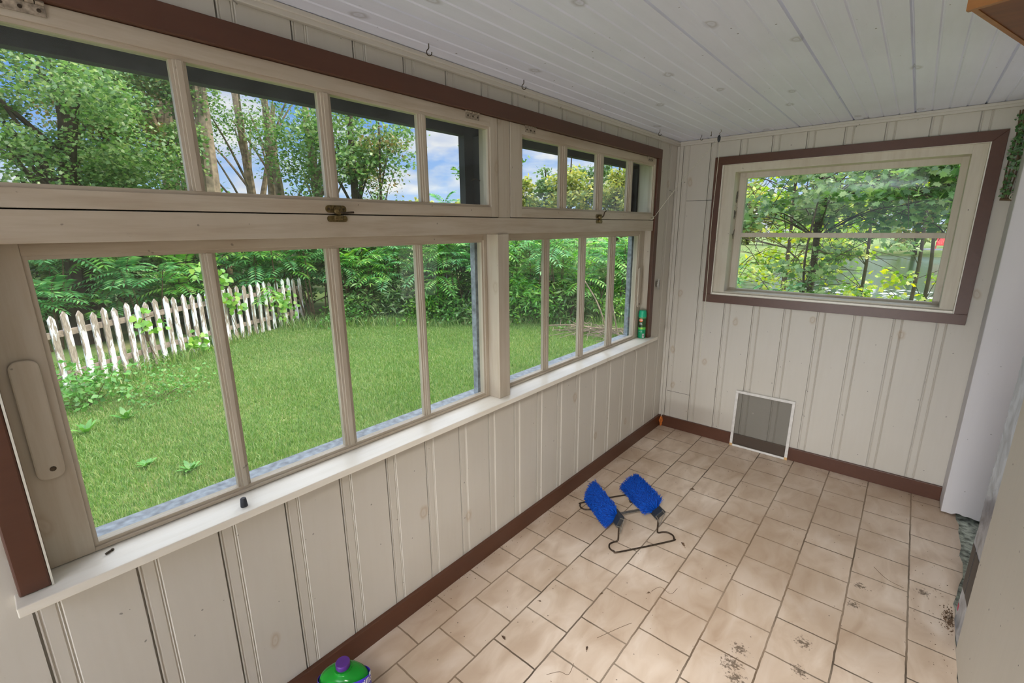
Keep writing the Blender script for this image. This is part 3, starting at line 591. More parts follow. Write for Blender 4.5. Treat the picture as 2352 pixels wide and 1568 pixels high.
# ------------------------------------------------------------------ spray can
can = empty('spray_can', (-.017, 3.046, .7852)); tag(can, 'green insect spray can with green cap at the far end of the sill', 'spray can')
CX, CY, CZ, CRd = -.017, 3.046, .7852, .027
def mat_can():
    m, t, b = base_mat('printed_can'); b.inputs['Roughness'].default_value = .3
    tc = N(t, 'ShaderNodeTexCoord'); sp = N(t, 'ShaderNodeSeparateXYZ'); t.links.new(tc.outputs['Object'], sp.inputs[0])
    z = math_(t, 'DIVIDE', math_(t, 'SUBTRACT', sp.outputs[2], CZ), .2)
    rp = ramp(t, [(0, srgb(16, 150, 100)), (.31, srgb(96, 190, 80)), (.40, srgb(40, 74, 34)), (.7, srgb(56, 130, 84)), (.735, srgb(150, 190, 120))], 'CONSTANT'); t.links.new(z, rp.inputs[0]); t.links.new(rp.outputs[0], b.inputs['Base Color']); return m
MB().lathe([(.025, 0), (CRd, .002), (CRd, .146), (.0255, .15)], (CX, CY, CZ), 32).build('can_body', mat_can(), can, smooth=True)
M_GRN = plain('green_cap_plastic', srgb(18, 168, 122), .35)
MB().lathe([(.0262, .1505), (.0285, .152), (.0285, .166), (.0255, .19), (.022, .198), (.012, .2)], (CX, CY, CZ), 32).build('cap', M_GRN, can, smooth=True)
dirc = math.atan2(0-CY, 1.374-CX)  # towards the room
def wrap(vs, zc, ang, rad, cx, cy, lift=.0006):
    return [(cx+(rad+lift)*math.cos(ang+v[0]/rad), cy+(rad+lift)*math.sin(ang+v[0]/rad), zc+v[1]) for v in vs]
def patch(poly_fn, zc, ang, rad, cx, cy, name, mat, par, lift=.0003, n=24):
    mb = MB(); P = poly_fn(n); c = (sum(p[0] for p in P)/len(P), sum(p[1] for p in P)/len(P))
    vs = []; fs = []; R = 5
    for i in range(1, R+1):
        for p in P: vs.append((c[0]+(p[0]-c[0])*i/R, c[1]+(p[1]-c[1])*i/R))
    vs.append(c); m_ = len(P)
    for i in range(R-1):
        for k in range(m_): a = i*m_+k; b_ = i*m_+(k+1) % m_; fs.append((a, b_, b_+m_, a+m_))
    for k in range(m_): fs.append((len(vs)-1, k, (k+1) % m_))
    mb.add(wrap(vs, zc, ang, rad, cx, cy, lift), fs); return mb.build(name, mat, par)
def ell(a, b_): return lambda n: [(a*math.cos(2*PI*k/n), b_*math.sin(2*PI*k/n)) for k in range(n)]
def rect(a, b_): return lambda n: [(-a, -b_), (-a/2, -b_), (0, -b_), (a/2, -b_), (a, -b_), (a, 0), (a, b_), (a/2, b_), (0, b_), (-a/2, b_), (-a, b_), (-a, 0)]
def lettering(body, size, zc, ang, rad, cx, cy, mat, par, lift=.0008):
    vs, fs = text_mesh(body, size); mb = MB(); mb.add(wrap(vs, zc, ang, rad, cx, cy, lift), fs); return mb.build('lettering', mat, par)
M_OR = plain('orange_print', srgb(238, 108, 44), .4); M_WP = plain('white_print', srgb(240, 240, 236), .4); M_YP = plain('yellow_print', srgb(226, 222, 60), .4); M_BP = plain('black_print', srgb(24, 26, 24), .4)
A0 = dirc-.35
patch(ell(.0135, .012), CZ+.130, A0, CRd, CX, CY, 'logo_oval', M_OR, can); lettering('OFF!', .0125, CZ+.130, A0, CRd, CX, CY, M_WP, can)
lettering('deep', .008, CZ+.110, A0, CRd, CX, CY, M_WP, can); lettering('woods', .008, CZ+.103, A0, CRd, CX, CY, M_WP, can)
patch(ell(.010, .008), CZ+.085, A0-.2, CRd, CX, CY, 'round_mark', M_BP, can); patch(rect(.007, .002), CZ+.074, A0+.3, CRd, CX, CY, 'yellow_bar', M_YP, can)
lettering('REPELLENT', .005, CZ+.048, A0, CRd, CX, CY, M_WP, can)
patch(rect(.0075, .014), CZ+.020, dirc+.45, CRd, CX, CY, 'barcode_label', M_WP, can)
mb = MB()
for k in range(7):
    w_ = -.005+k*.0016; mb.add(wrap([(w_, -.008), (w_+.0009, -.008), (w_+.0009, .008), (w_, .008)], CZ+.021, dirc+.45, CRd, CX, CY, .0009), [(0, 1, 2, 3)])
mb.build('barcode_bars', M_BP, can)

# ------------------------------------------------------------------ window screen
SY0, SY1, SZ = L-.030, L-.008, .415; SX0, SX1 = .556, .926
sc = empty('window_screen', (.74, L-.03, 0)); tag(sc, 'small white-framed insect screen leaning against the far wall', 'screen')
th_ = math.atan2(SY1-SY0, SZ)
def sbox(mb, x0, x1, s0, s1, t0, t1, mi=0):
    vs = []
    for s_ in (s0, s1):
        for q in (t0, t1):
            for x in (x0, x1): vs.append((x, SY0+s_*math.sin(th_)+q*math.cos(th_), .0015+s_*math.cos(th_)-q*math.sin(th_)))
    mb.add(vs, [(0, 1, 3, 2), (4, 6, 7, 5), (0, 4, 5, 1), (2, 3, 7, 6), (0, 2, 6, 4), (1, 5, 7, 3)], mi)
SL = math.hypot(SZ, SY1-SY0); F = .018; T0, T1 = -.008, 0.0
mb = MB(); sbox(mb, SX0, SX0+F, F, SL-F, T0, T1); sbox(mb, SX1-F, SX1, F, SL-F, T0, T1); sbox(mb, SX0+F, SX1-F, 0, F*.8, T0, T1); sbox(mb, SX0, SX1, SL-F, SL, T0, T1)
mb.build('screen_frame', M_ALU, sc, bev=.0015)
for xa in (SX0, SX1-F): mb = MB(); sbox(mb, xa, xa+F, 0, F, T0, T1); o = mb.build('corner_key', M_TAN, sc); o['label'] = 'tan plastic corner piece'
mm = bpy.data.materials.new('grey_insect_mesh'); mm.use_nodes = True; t = mm.node_tree; t.nodes.clear()
tr = N(t, 'ShaderNodeBsdfTransparent'); df = N(t, 'ShaderNodeBsdfDiffuse'); df.inputs[0].default_value = (*srgb(104, 101, 92), 1)
mx = N(t, 'ShaderNodeMixShader'); mx.inputs[0].default_value = .26; t.links.new(tr.outputs[0], mx.inputs[1]); t.links.new(df.outputs[0], mx.inputs[2]); oo = N(t, 'ShaderNodeOutputMaterial'); t.links.new(mx.outputs[0], oo.inputs[0])
mb = MB(); sbox(mb, SX0+F, SX1-F, F*.8, SL-F, -.004, -.0035); mb.build('screen_mesh', mm, sc)
for x in (SX0+.05, SX1-.06): mb = MB(); mb.tube(smoothpath([(x-.02, L-.012, SZ+.001), (x, L-.010, SZ+.008), (x+.03, L-.012, SZ+.0005)], 5), .001, 5); mb.build('pull_tab', M_STEEL, sc, smooth=True)
tag(MB().box(.672, .684, L-.0012, L-.0004, .262, .272).build('paper_scrap', plain('white_paper', srgb(225, 220, 205), .7)), 'tiny white paint chip on the far wall behind the screen', 'paint chip')

# ------------------------------------------------------------------ bubble bottle
BX, BY = .247, .520
bt = empty('bubble_bottle', (BX, BY, 0)); tag(bt, 'big green bottle of bubble liquid with a purple cap on the floor by the wall', 'bottle')
def mat_green():
    m, t, b = base_mat('green_translucent_plastic'); b.inputs['Base Color'].default_value = (*srgb(40, 190, 60), 1); b.inputs['Roughness'].default_value = .12
    b.inputs['Transmission Weight'].default_value = .55; b.inputs['IOR'].default_value = 1.35; b.inputs['Subsurface Weight'].default_value = 0
    return m
prof = [(.06, 0), (.074, .004), (.077, .02), (.077, .205), (.0765, .218), (.074, .229), (.068, .240), (.057, .249), (.042, .255), (.030, .258), (.0255, .260), (.024, .264)]
UX, UY = .76, .65                      # the oval bottle's wide direction
def oval(a, rr_, z):
    bb = rr_ if rr_ < .026 else .026+(rr_-.026)*.42
    cu_, cv_ = rr_*math.cos(a), bb*math.sin(a); return (BX+UX*cu_+UY*cv_, BY+UY*cu_-UX*cv_, z)
def oval_lathe(prof, n=56):
    mb = MB(); vs = [oval(2*PI*k/n, rr_, z) for rr_, z in prof for k in range(n)]; fs = [(i*n+k, i*n+(k+1) % n, (i+1)*n+(k+1) % n, (i+1)*n+k) for i in range(len(prof)-1) for k in range(n)]
    fs += [tuple(range(n)), tuple(range((len(prof)-1)*n, len(prof)*n))]; return mb.add(vs, fs)
oval_lathe([(a_, b_+.0005) for a_, b_ in prof]).build('bottle_body', mat_green(), bt, smooth=True)
MB().lathe([(.0, .2644), (.0255, .2644), (.0255, .267)], (BX, BY, 0), 32).build('neck_ring', mat_green(), bt, smooth=True)
MB().lathe([(.0200, .2675), (.021, .269), (.021, .283), (.020, .285)], (BX, BY, 0), 32).build('cap', plain('purple_cap', srgb(78, 34, 122), .45), bt, smooth=True)
M_LB = plain('violet_blue_label', srgb(60, 42, 176), .35)
n = 72; vs = []; fs = []
def ltop(a): return .236+.014*math.sin(a)+.008*math.cos(a-.2)
for k in range(n+1):
    a = 2*PI*k/n
    for (rr_, z) in ((.0790, .03), (.0790, ltop(a)-.012), (.0792, ltop(a))): vs.append(oval(a, rr_, z))
for k in range(n):
    for j in range(2): a = k*3+j; fs.append((a, a+3, a+4, a+1))
lb = MB().add(vs, fs).build('label', M_LB, bt, smooth=True); m_ = lb.modifiers.new('solid', 'SOLIDIFY'); m_.thickness = .0004
for k in range(4):
    tv_, tf_ = text_mesh('Gazillion', .030); th0 = PI/2+.52-k*1.62
    pts_ = []
    for v in tv_:
        an = th0-v[0]/.066; pts_.append(oval(an, .0797, ltop(an)-.018+v[1]))
    MB().add(pts_, tf_).build('lettering', M_WP, lb)
o = MB().prism([(0, 0), (.012, .002), (.013, .014), (.004, .012)], .0006, lambda a, b_, h: (*oval(.12, .0795+h, 0)[:2], .238+b_) if a < .006 else (*oval(.0, .0805+h, 0)[:2], .238+b_)).build('label_corner', plain('label_back', srgb(190, 205, 215), .5), bt)

# ------------------------------------------------------------------ boot scrubber
bs = empty('boot_scrubber', (.40, 2.05, 0)); tag(bs, 'boot scrubber with two blue bristle brushes on a bent wire base', 'boot scrubber')
R_ = .0042; zf = R_+.0003
A = Vector((.449, 1.897, 0)); B = Vector((.575, 2.085, 0))   # near feet
A2 = Vector((.212, 2.06, 0)); B2 = Vector((.338, 2.248, 0))
dirw = (B-A).normalized(); axis = (A2-A).normalized()
def end_wire(a, b, out):
    o_ = out
    g_ = Vector((0, 0, zf)); lo = [(.030, .002), (.054, .012), (.066, .038), (.056, .064), (.028, .076)]
    pts = [(a.x, a.y, .118), (a.x, a.y, .06), (a.x, a.y, .016), a+g_-dirw*.008]+[a+g_-dirw*p+o_*q for p, q in lo]+[b+g_+dirw*p+o_*q for p, q in lo[::-1]]+[b+g_+dirw*.008, (b.x, b.y, .016), (b.x, b.y, .06), (b.x, b.y, .118)]
    return smoothpath(pts, 4)
mb = MB(); mb.tube(end_wire(A, B, -axis), R_, 10).tube(end_wire(A2, B2, axis), R_, 10); mb.build('wire_base', M_IRON, bs, smooth=True)
# flat cross strap
mc = (A+A2)/2+Vector((0, 0, .05)); md = (B+B2)/2+Vector((0, 0, .05)); mb = MB()
ax = axis*.010; mb.add([mc-ax, mc+ax, md+ax, md-ax]+[v+Vector((0, 0, .003)) for v in (mc-ax, mc+ax, md+ax, md-ax)], [(0, 1, 2, 3), (4, 5, 6, 7), (0, 1, 5, 4), (2, 3, 7, 6), (1, 2, 6, 5), (3, 0, 4, 7)])
mb.build('cross_strap', M_STEEL, bs)
def brush(p0, p1, side, tilt):
    """p0 near end, p1 far end; side = unit vector towards the other brush"""
    ax_ = (p1-p0).normalized(); up = Vector((0, 0, 1)); nrm = (up*math.cos(tilt)+side*math.sin(tilt)).normalized(); w = ax_.cross(nrm).normalized()
    Lb = (p1-p0).length; base = p0+nrm*0
    mbb = MB(); hw = .031; th2 = .012; vs = []
    for s_ in (-.022, Lb+.022):
        for (a, b_) in ((-hw, -th2), (hw, -th2), (hw, th2*.4), (hw*.7, th2), (-hw*.7, th2), (-hw, th2*.4)): vs.append(base+ax_*s_+w*a+nrm*b_)
    fs = [tuple(range(6)), tuple(range(6, 12))]+[(i, (i+1) % 6, (i+1) % 6+6, i+6) for i in range(6)]
    mbb.add(vs, fs); hd = mbb.build('brush_head', M_BPLAST, bs, bev=.003)
    # end wires (V ties)
    for s_ in (-.024, Lb+.024):
        mw = MB()
        foot = base+ax_*s_; foot = Vector((foot.x, foot.y, 0))+Vector((0, 0, .06))
        for sg in (-1, 1): mw.tube([foot, base+ax_*s_+w*sg*.022+nrm*-.010, base+ax_*s_+w*sg*.022+nrm*.016], .0022, 6)
        mw.build('tie_wire', M_STEEL, hd, smooth=True)
    nb = 5200; V = np.zeros((nb, 6, 3)); 
    s_ = rng.uniform(.018, Lb-.018, nb); a = rng.uniform(-.024, .024, nb)
    ca = a/.024; ang = ca*.85+rng.normal(0, .07, nb); end = np.where(s_ < .05, -(.05-s_)*9, np.where(s_ > Lb-.05, (s_-Lb+.05)*9, 0))+rng.normal(0, .09, nb)
    ln = rng.uniform(.050, .062, nb)
    axn, wn, nn, bn = (np.array(v[:]) for v in (ax_, w, nrm, base))
    dr = np.cos(ang)[:, None]*nn+np.sin(ang)[:, None]*wn+end[:, None]*axn*.9; dr /= np.linalg.norm(dr, axis=1)[:, None]
    st = bn+s_[:, None]*axn+a[:, None]*wn+nn*.008
    e1 = np.cross(dr, rng.normal(size=(nb, 3))); e1 /= np.linalg.norm(e1, axis=1)[:, None]; e2 = np.cross(dr, e1)
    for k in range(3):
        o_ = (math.cos(k*2.094)*e1+math.sin(k*2.094)*e2)*.00125
        V[:, k] = st+o_; V[:, k+3] = st+dr*ln[:, None]+o_*.75
    F1 = np.array([[0, 1, 4, 3], [1, 2, 5, 4], [2, 0, 3, 5]]); idx = (np.arange(nb)[:, None, None]*6+F1[None]).reshape(-1)
    tri = (np.arange(nb)[:, None]*6+np.array([3, 4, 5])[None]).reshape(-1)
    big_mesh('bristles', V.reshape(-1, 3), np.concatenate([idx, tri]), [4]*(nb*3)+[3]*nb, M_BRIST, hd)
up1 = Vector((0, 0, .120))
brush(A+up1+axis*.008, A2+up1-axis*.008, -dirw, 1.12)
brush(B+up1+axis*.008, B2+up1-axis*.008, -dirw, .62)

# ------------------------------------------------------------------ dead leaves and crumbs on the floor
def dead_leaf(x, y, s, rot, label):
    mb = MB(); pts = [(-1, 0), (-.6, .35), (-.2, .3), (.1, .5), (.5, .3), (1, .05), (.5, -.25), (.1, -.45), (-.3, -.25), (-.7, -.3)]
    vs = []; c, sn = math.cos(rot), math.sin(rot)
    for (a, b_) in pts:
        z = .003+abs(b_)*.9*s*1.2+.15*s*math.sin(a*5)**2
        vs.append((x+(a*c-b_*sn)*s, y+(a*sn+b_*c)*s, z))
    vs.append((x, y, .0015)); fs = [(10, i, (i+1) % 10) for i in range(10)]
    mb.add(vs, fs); mb.tube([(x-c*s, y-sn*s, .004), (x-c*s*1.5, y-sn*s*1.5+.002, .003)], .0008, 5)
    o = mb.build('dead_leaf', M_DEAD, smooth=True); m_ = o.modifiers.new('solid', 'SOLIDIFY'); m_.thickness = .0006
    tag(o, label, 'leaf', 'dry leaves on the tile floor')
dead_leaf(.566, 2.616, .014, .5, 'curled dry leaf on the tiles beyond the boot scrubber towards the screen')
dead_leaf(.711, 2.08, .017, 2.4, 'curled dry leaf lying just right of the boot scrubber')
dead_leaf(.716, 1.672, .008, 1.0, 'small dry leaf with a thread on the tiles below the boot scrubber')
dead_leaf(.381, 1.33, .007, 0.3, 'tiny dark leaf fragment left of the open tile area, nearest the side wall')
dead_leaf(.384, 1.093, .012, -.3, 'elongated dry seed leaf on the tiles near the green bottle')
dead_leaf(.656, 1.262, .010, 1.9, 'narrow dry leaf in the foreground middle of the floor')
dead_leaf(.562, 1.536, .009, 1.2, 'dry leaf bit left of the threaded leaf on the floor')
mb = MB()
for i in range(420):
    if i < 130: x, y = .02+abs(random.gauss(0, .03)), random.uniform(1.0, 3.38)
    elif i < 230: x, y = random.uniform(.05, 1.7), L-.02-abs(random.gauss(0, .06))
    elif i < 290: x, y = 1.71-abs(random.gauss(0, .05)), random.uniform(2.0, 2.7)
    else: x, y = random.uniform(.1, 1.7), random.uniform(.8, 3.3)
    s = random.uniform(.0008, .0028); a = random.uniform(0, PI); z = .0004
    v = [(x+s*math.cos(a+k*1.57)*random.uniform(.5, 1.5), y+s*math.sin(a+k*1.57)*random.uniform(.5, 1.2), z+random.uniform(0, .0015)) for k in range(4)]
    v.append((x, y, z+s)); mb.add(v, [(0, 1, 4), (1, 2, 4), (2, 3, 4), (3, 0, 4), (0, 3, 2, 1)])
tag(mb.build('dirt_crumbs', M_DEAD), 'dark dirt crumbs scattered over the tile floor', 'dirt', kind='stuff')
mb = MB()
for i in range(200):
    x, y = 1.714-abs(random.gauss(0, .016)), 2.32+random.gauss(0, .035); s = random.uniform(.0012, .0042)
    v = [(x+random.uniform(-s, s), y+random.uniform(-s, s), .0005+random.uniform(0, .012)) for k in range(4)]; mb.add(v, [(0, 1, 2), (0, 2, 3), (0, 3, 1), (1, 2, 3)])
tag(mb.build('debris_pile', M_DEAD), 'small heap of brown debris at the foot of the foil strip', 'debris', kind='stuff')
mb = MB()
for p in ([(.66, 1.33), (.70, 1.42), (.73, 1.48)], [(.60, 1.08), (.63, 1.12), (.66, 1.13), (.65, 1.18)], [(1.45, 2.5), (1.5, 2.44), (1.56, 2.42)], [(.72, 1.69), (.74, 1.74), (.79, 1.73), (.8, 1.78)]):
    mb.tube(smoothpath([(a, b_, .0014) for a, b_ in p], 4), .0007, 4)
tag(mb.build('dry_stems', M_TWIG), 'thin dry stems and threads lying on the tiles', 'stems', kind='stuff')

# ------------------------------------------------------------------ ivy bundle with star charm
iv = empty('ivy_garland', (1.69, L-.03, 1.67)); tag(iv, 'hanging bundle of twigs and green ivy right of the far window', 'garland')
mb = MB(); lp = []; 
for k in range(10):
    x0 = 1.664+k*.0095; P = [(x0+.004*math.sin(z*20+k), L-.016-.008*((k*7) % 3), z) for z in np.linspace(1.672, 2.08, 12)]; mb.tube(P, .0028, 6)
mb.build('twig_bundle', M_TWIG, iv, smooth=True)
vs = []; fs = []
for k in range(330):
    c = Vector((random.uniform(1.655, 1.75), L-.03-random.random()*.018, random.uniform(1.675, 2.07))); s = random.uniform(.009, .017)
    a = random.uniform(0, 2*PI); e1 = Vector((math.cos(a), random.uniform(-.4, .4), math.sin(a))).normalized(); e2 = e1.cross(Vector((0, -1, random.uniform(-.5, .5)))).normalized()
    o = len(vs); vs += [c, c+e1*s*.5+e2*s*.45, c+e1*s*1.3, c+e1*s*.5-e2*s*.45]; fs += [(o, o+1, o+2), (o, o+2, o+3)]
MB().add(vs, fs).build('ivy_leaves', L_IVY, iv)
mb = MB(); cx_, cz_ = 1.703, 1.682; yy = L-.052
mb.tube([(cx_+.014*math.cos(w), yy, cz_+.014*math.sin(w)) for w in np.linspace(0, 2*PI, 25)], .0016, 6)
for k in range(5):
    a, b_ = PI/2+k*4*PI/5, PI/2+(k+1)*4*PI/5; mb.tube([(cx_+.013*math.cos(a), yy, cz_+.013*math.sin(a)), (cx_+.013*math.cos(b_), yy, cz_+.013*math.sin(b_))], .0011, 5)
o = mb.build('star_charm', M_CORD, iv, smooth=True); o['label'] = 'cream ring charm with a five-pointed star'
tag(o, None)
MB().tube([(1.66, L-.03, 1.672), (1.70, L-.04, 1.668), (1.735, L-.03, 1.674)], .006, 8).build('bundle_tie', M_TWIG, iv)

# ------------------------------------------------------------------ wooden cabinet corner near ceiling
cb = empty('wall_cabinet', (1.387, 1.18, 1.9)); tag(cb, 'orange-brown wooden cabinet hanging from the ceiling at the top right', 'cabinet')
dx = Vector((.951, -.309, 0)); dy = Vector((.309, .951, 0)); O = Vector((1.384, 1.176, 0))
def obox(mb, a0, a1, b0, b1, z0, z1):
    vs = [O+dx*a+dy*b_+Vector((0, 0, z)) for z in (z0, z1) for b_ in (b0, b1) for a in (a0, a1)]
    mb.add(vs, [(0, 2, 3, 1), (4, 5, 7, 6), (0, 1, 5, 4), (2, 6, 7, 3), (0, 4, 6, 2), (1, 3, 7, 5)])
mb = MB(); obox(mb, -.0, .5, -.010, .0, 1.897, H); mb.build('front_panel', M_WOODC, cb)
mb = MB(); obox(mb, .009, .5, .0, .5, 1.902, 1.912); obox(mb, .004, .014, 0, .5, 1.912, H); obox(mb, .014, .5, .49, .5, 1.912, H); mb.build('carcass', M_WOODD, cb)
mb = MB(); obox(mb, .001, .009, 0, .5, 1.9005, 1.9118); mb.build('edge_strip', M_WOODC, cb)

# ================================================================== OUTDOORS
G0 = -.45
def sstep(a, b, x): x = np.clip((x-a)/(b-a), 0, 1); return x*x*(3-2*x)
def ground_h(x, y):
    x = np.asarray(x, float); y = np.asarray(y, float)
    dd = (-(x+8)*4.3+(y-5.3)*4.6)/6.3      # distance beyond the bush line
    w = sstep(-9, -2.5, x)
    return G0-2.0*sstep(.5, 6, dd)*w+.02*np.sin(x*1.7)*np.cos(y*1.3)
def axis_pts(a, b, c, d_): return np.unique(np.concatenate([np.linspace(a, b, 14), np.linspace(b, c, 90), np.linspace(c, d_, 14)]))
xs = axis_pts(-110, -12, 6, 60); ys = axis_pts(-40, -4, 20, 140)
X, Y = np.meshgrid(xs, ys); Z = ground_h(X, Y)
far = np.maximum(sstep(56, 62, Y+X*.15), 0); Z = Z*(1-far)+(-.6)*far
nx, ny = len(xs), len(ys); V = np.stack([X.ravel(), Y.ravel(), Z.ravel()], 1)
ii, jj = np.meshgrid(np.arange(nx-1), np.arange(ny-1)); a = (jj*nx+ii).ravel()
F = np.stack([a, a+1, a+1+nx, a+nx], 1).ravel()
def mat_lawn():
    m, t, b = base_mat('lawn_soil_and_turf'); b.inputs['Roughness'].default_value = .95
    tc = N(t, 'ShaderNodeTexCoord'); n = N(t, 'ShaderNodeTexNoise', i_Scale=1.1, i_Detail=8.0, i_Roughness=.65); t.links.new(tc.outputs['Object'], n.inputs[0])
    rp = ramp(t, [(.3, srgb(96, 128, 62)), (.5, srgb(122, 148, 78)), (.6, srgb(172, 170, 112)), (.72, srgb(186, 170, 130))]); t.links.new(n.outputs[0], rp.inputs[0])
    n2 = N(t, 'ShaderNodeTexNoise', i_Scale=60.0, i_Detail=4.0); t.links.new(tc.outputs['Object'], n2.inputs[0])
    c = mixc(t, n2.outputs[0], rp.outputs[0], srgb(70, 96, 40)); t.links.new(c, b.inputs['Base Color'])
    bp = N(t, 'ShaderNodeBump', i_Strength=.6, i_Distance=.03); t.links.new(n2.outputs[0], bp.inputs['Height']); t.links.new(bp.outputs[0], b.inputs['Normal']); return m
g = big_mesh('ground', V, F, [4]*len(a), mat_lawn()); tag(g, 'grassy ground sloping down to the pond', kind='structure')
def mat_water():
    m, t, b = base_mat('pond_water'); b.inputs['Base Color'].default_value = (*srgb(52, 74, 56), 1); b.inputs['Roughness'].default_value = .06
    tc = N(t, 'ShaderNodeTexCoord'); mp = N(t, 'ShaderNodeMapping'); mp.inputs['Scale'].default_value = (.8, 3.5, 1); t.links.new(tc.outputs['Object'], mp.inputs[0])
    n = N(t, 'ShaderNodeTexNoise', i_Scale=3.0, i_Detail=4.0); t.links.new(mp.outputs[0], n.inputs[0])
    bp = N(t, 'ShaderNodeBump', i_Strength=.25, i_Distance=.05); t.links.new(n.outputs[0], bp.inputs['Height']); t.links.new(bp.outputs[0], b.inputs['Normal']); return m
tag(MB().box(-20, 45, 9, 62, -1.6, -1.45).build('pond_water', mat_water()), 'dark pond behind the trees in the far window', 'water', kind='stuff')

# leaf templates: verts, faces ; length 1 along +y, normal +z
T_LEAF = (np.array([[0, 0, 0], [.30, .42, .04], [0, 1, -.05], [-.30, .42, .04]]), [[0, 1, 2], [0, 2, 3]])
T_LANCE = (np.array([[0, 0, 0], [.13, .38, .02], [0, 1, -.06], [-.13, .38, .02]]), [[0, 1, 2], [0, 2, 3]])
mp_ = [(0, 0), (.10, .12), (.42, .02), (.33, .22), (.60, .42), (.36, .48), (.34, .66), (.16, .62), (0, 1.0), (-.16, .62), (-.34, .66), (-.36, .48), (-.60, .42), (-.33, .22), (-.42, .02), (-.10, .12)]
T_MAPLE = (np.array([[x, y, -.10*abs(x)] for x, y in mp_]), [list(range(16))])
T_HEART = (np.array([[0, .12, 0], [.28, 0, -.04], [.5, .3, -.06], [.34, .68, -.03], [0, 1, -.06], [-.34, .68, -.03], [-.5, .3, -.06], [-.28, 0, -.04]]), [list(range(8))])
def unit(v): return v/np.maximum(np.linalg.norm(v, axis=-1, keepdims=True), 1e-9)
def leaf_arrays(T, pos, dirv, nrm, scale):
    tv, tf = T; y = unit(dirv); z = unit(nrm-(nrm*y).sum(1, keepdims=True)*y); x = np.cross(y, z); s = scale[:, None]
    V = pos[:, None, :]+(tv[None, :, 0:1]*(x*s)[:, None, :]+tv[None, :, 1:2]*(y*s)[:, None, :]+tv[None, :, 2:3]*(z*s)[:, None, :])
    n = len(pos); k = len(tv); idx = []; 
    base_ = (np.arange(n)*k)[:, None]; fl_ = np.concatenate([np.array(f) for f in tf]); idx = (base_+fl_[None]).ravel(); sz = np.tile([len(f) for f in tf], n)
    return V.reshape(-1, 3), idx, sz
def leaves(name, T, pos, dirv, nrm, scale, mat, parent):
    V, idx, sz = leaf_arrays(T, pos, dirv, nrm, scale); return big_mesh(name, V, idx, sz, mat, parent)
def clumps(centers, radii, n_each, flat=.6):
    P = []
    for c, rd in zip(centers, radii):
        k = n_each if np.isscalar(n_each) else int(n_each(rd)); v = unit(rng.normal(size=(k, 3)))*(rng.random((k, 1))**.45)*rd; v[:, 2] *= flat; P.append(c+v)
    return np.concatenate(P)
def crown_leaves(name, T, centers, radii, n_each, size, mat, parent, flat=.6, upb=.75, lit=None):
    P = clumps(centers, radii, n_each, flat); n = len(P)
    nrm = unit(np.array([0, 0, upb])+rng.normal(0, .45, (n, 3))); dv = rng.normal(size=(n, 3)); dv[:, 2] = dv[:, 2]*.4-.35
    return leaves(name, T, P, dv, nrm, rng.uniform(size[0], size[1], n), mat, parent)
def polar(az, dist): a = math.radians(az); return CAM.x-math.sin(a)*dist, math.cos(a)*dist
def tree(name, label, cat, group, x, y, h, trunk_r, crown, nclump, nleaf, size, mat, bark=None, T=T_LEAF, lean=(0, 0), fork=None, cr=(.5, .9), dens=None, flat=.6):
    """crown: (zc, rx, ry, rz) ellipsoid"""
    gz = float(ground_h(x, y)); root = empty(name, (x, y, gz)); tag(root, label, cat, group)
    zc, rx, ry, rz = crown; bark = bark or M_BARK
    P = [Vector((x+lean[0]*q+.08*math.sin(q*5+x), y+lean[1]*q+.08*math.cos(q*4+y), gz-.1+(h+.1)*q)) for q in np.linspace(0, 1, 9)]
    mb = MB(); mb.tube(P, [trunk_r*(1.15-.85*q) for q in np.linspace(0, 1, 9)], 8)
    cs = []
    for i in range(nclump):
        v = rng.normal(size=3); v /= np.linalg.norm(v); v *= rng.random()**.4; c = np.array([x+lean[0]*.8+v[0]*rx, y+lean[1]*.8+v[1]*ry, zc+v[2]*rz]); cs.append(c)
        if i % 2 == 0:
            q = min(.95, max(.25, (c[2]-gz)/h*.75)); st = P[int(q*8)]; mid = (st+Vector(c))*.5+Vector((0, 0, .12)); mb.tube(smoothpath([st, mid, Vector(c)], 3), [trunk_r*.28*(1-.11*k) for k in range(7)], 5)
    if fork:
        for fx_, fy_, fz, q0 in fork: st = P[int(q0*8)]; mb.tube(smoothpath([st, st+Vector((fx_*.45, fy_*.45, fz*.4)), st+Vector((fx_, fy_, fz))], 5), [trunk_r*.7*(1-.06*k) for k in range(11)], 7)
    mb.build('trunk', bark, root, smooth=True)
    crown_leaves('foliage', T, np.array(cs), rng.uniform(cr[0], cr[1], nclump), nleaf, size, mat, root, flat)
    return root
FT = 'trees standing behind the picket fence'
x, y = polar(84, 11.5); tree('maple_tree', 'dense dark maple filling the top left pane', 'tree', FT, x, y, 6.5, .2, (3.6, 2.0, 2.2, 1.9), 44, 620, (.042, .078), L_GREEN, M_BARKD, T_MAPLE, (.3, .8), cr=(.45, .8))
x, y = polar(80, 13.5); tree('maple_tree', 'maple with browning leaves in the middle of the top left pane', 'tree', FT, x, y, 6.8, .16, (3.9, 1.5, 1.3, 1.6), 26, 420, (.045, .08), L_BROWN, M_BARKD, T_MAPLE, (0, .3))
x, y = polar(90.5, 12); tree('maple_tree', 'maple at the very left edge with sky showing through', 'tree', FT, x, y, 6.2, .15, (3.6, 1.5, 1.5, 1.8), 18, 380, (.045, .08), L_GREEN, M_BARKD, T_MAPLE)
x, y = polar(75.6, 15); tree('forked_tree', 'tall tree with warm grey forked trunk just left of the first upper muntin', 'tree', FT, x, y, 8, .24, (4.8, 1.1, 1.1, 1.8), 12, 150, (.09, .14), L_DARK, M_BARK, T_LEAF, fork=[(-.9, -1.3, 3.2, .5), (.3, .5, 3.0, .5)])
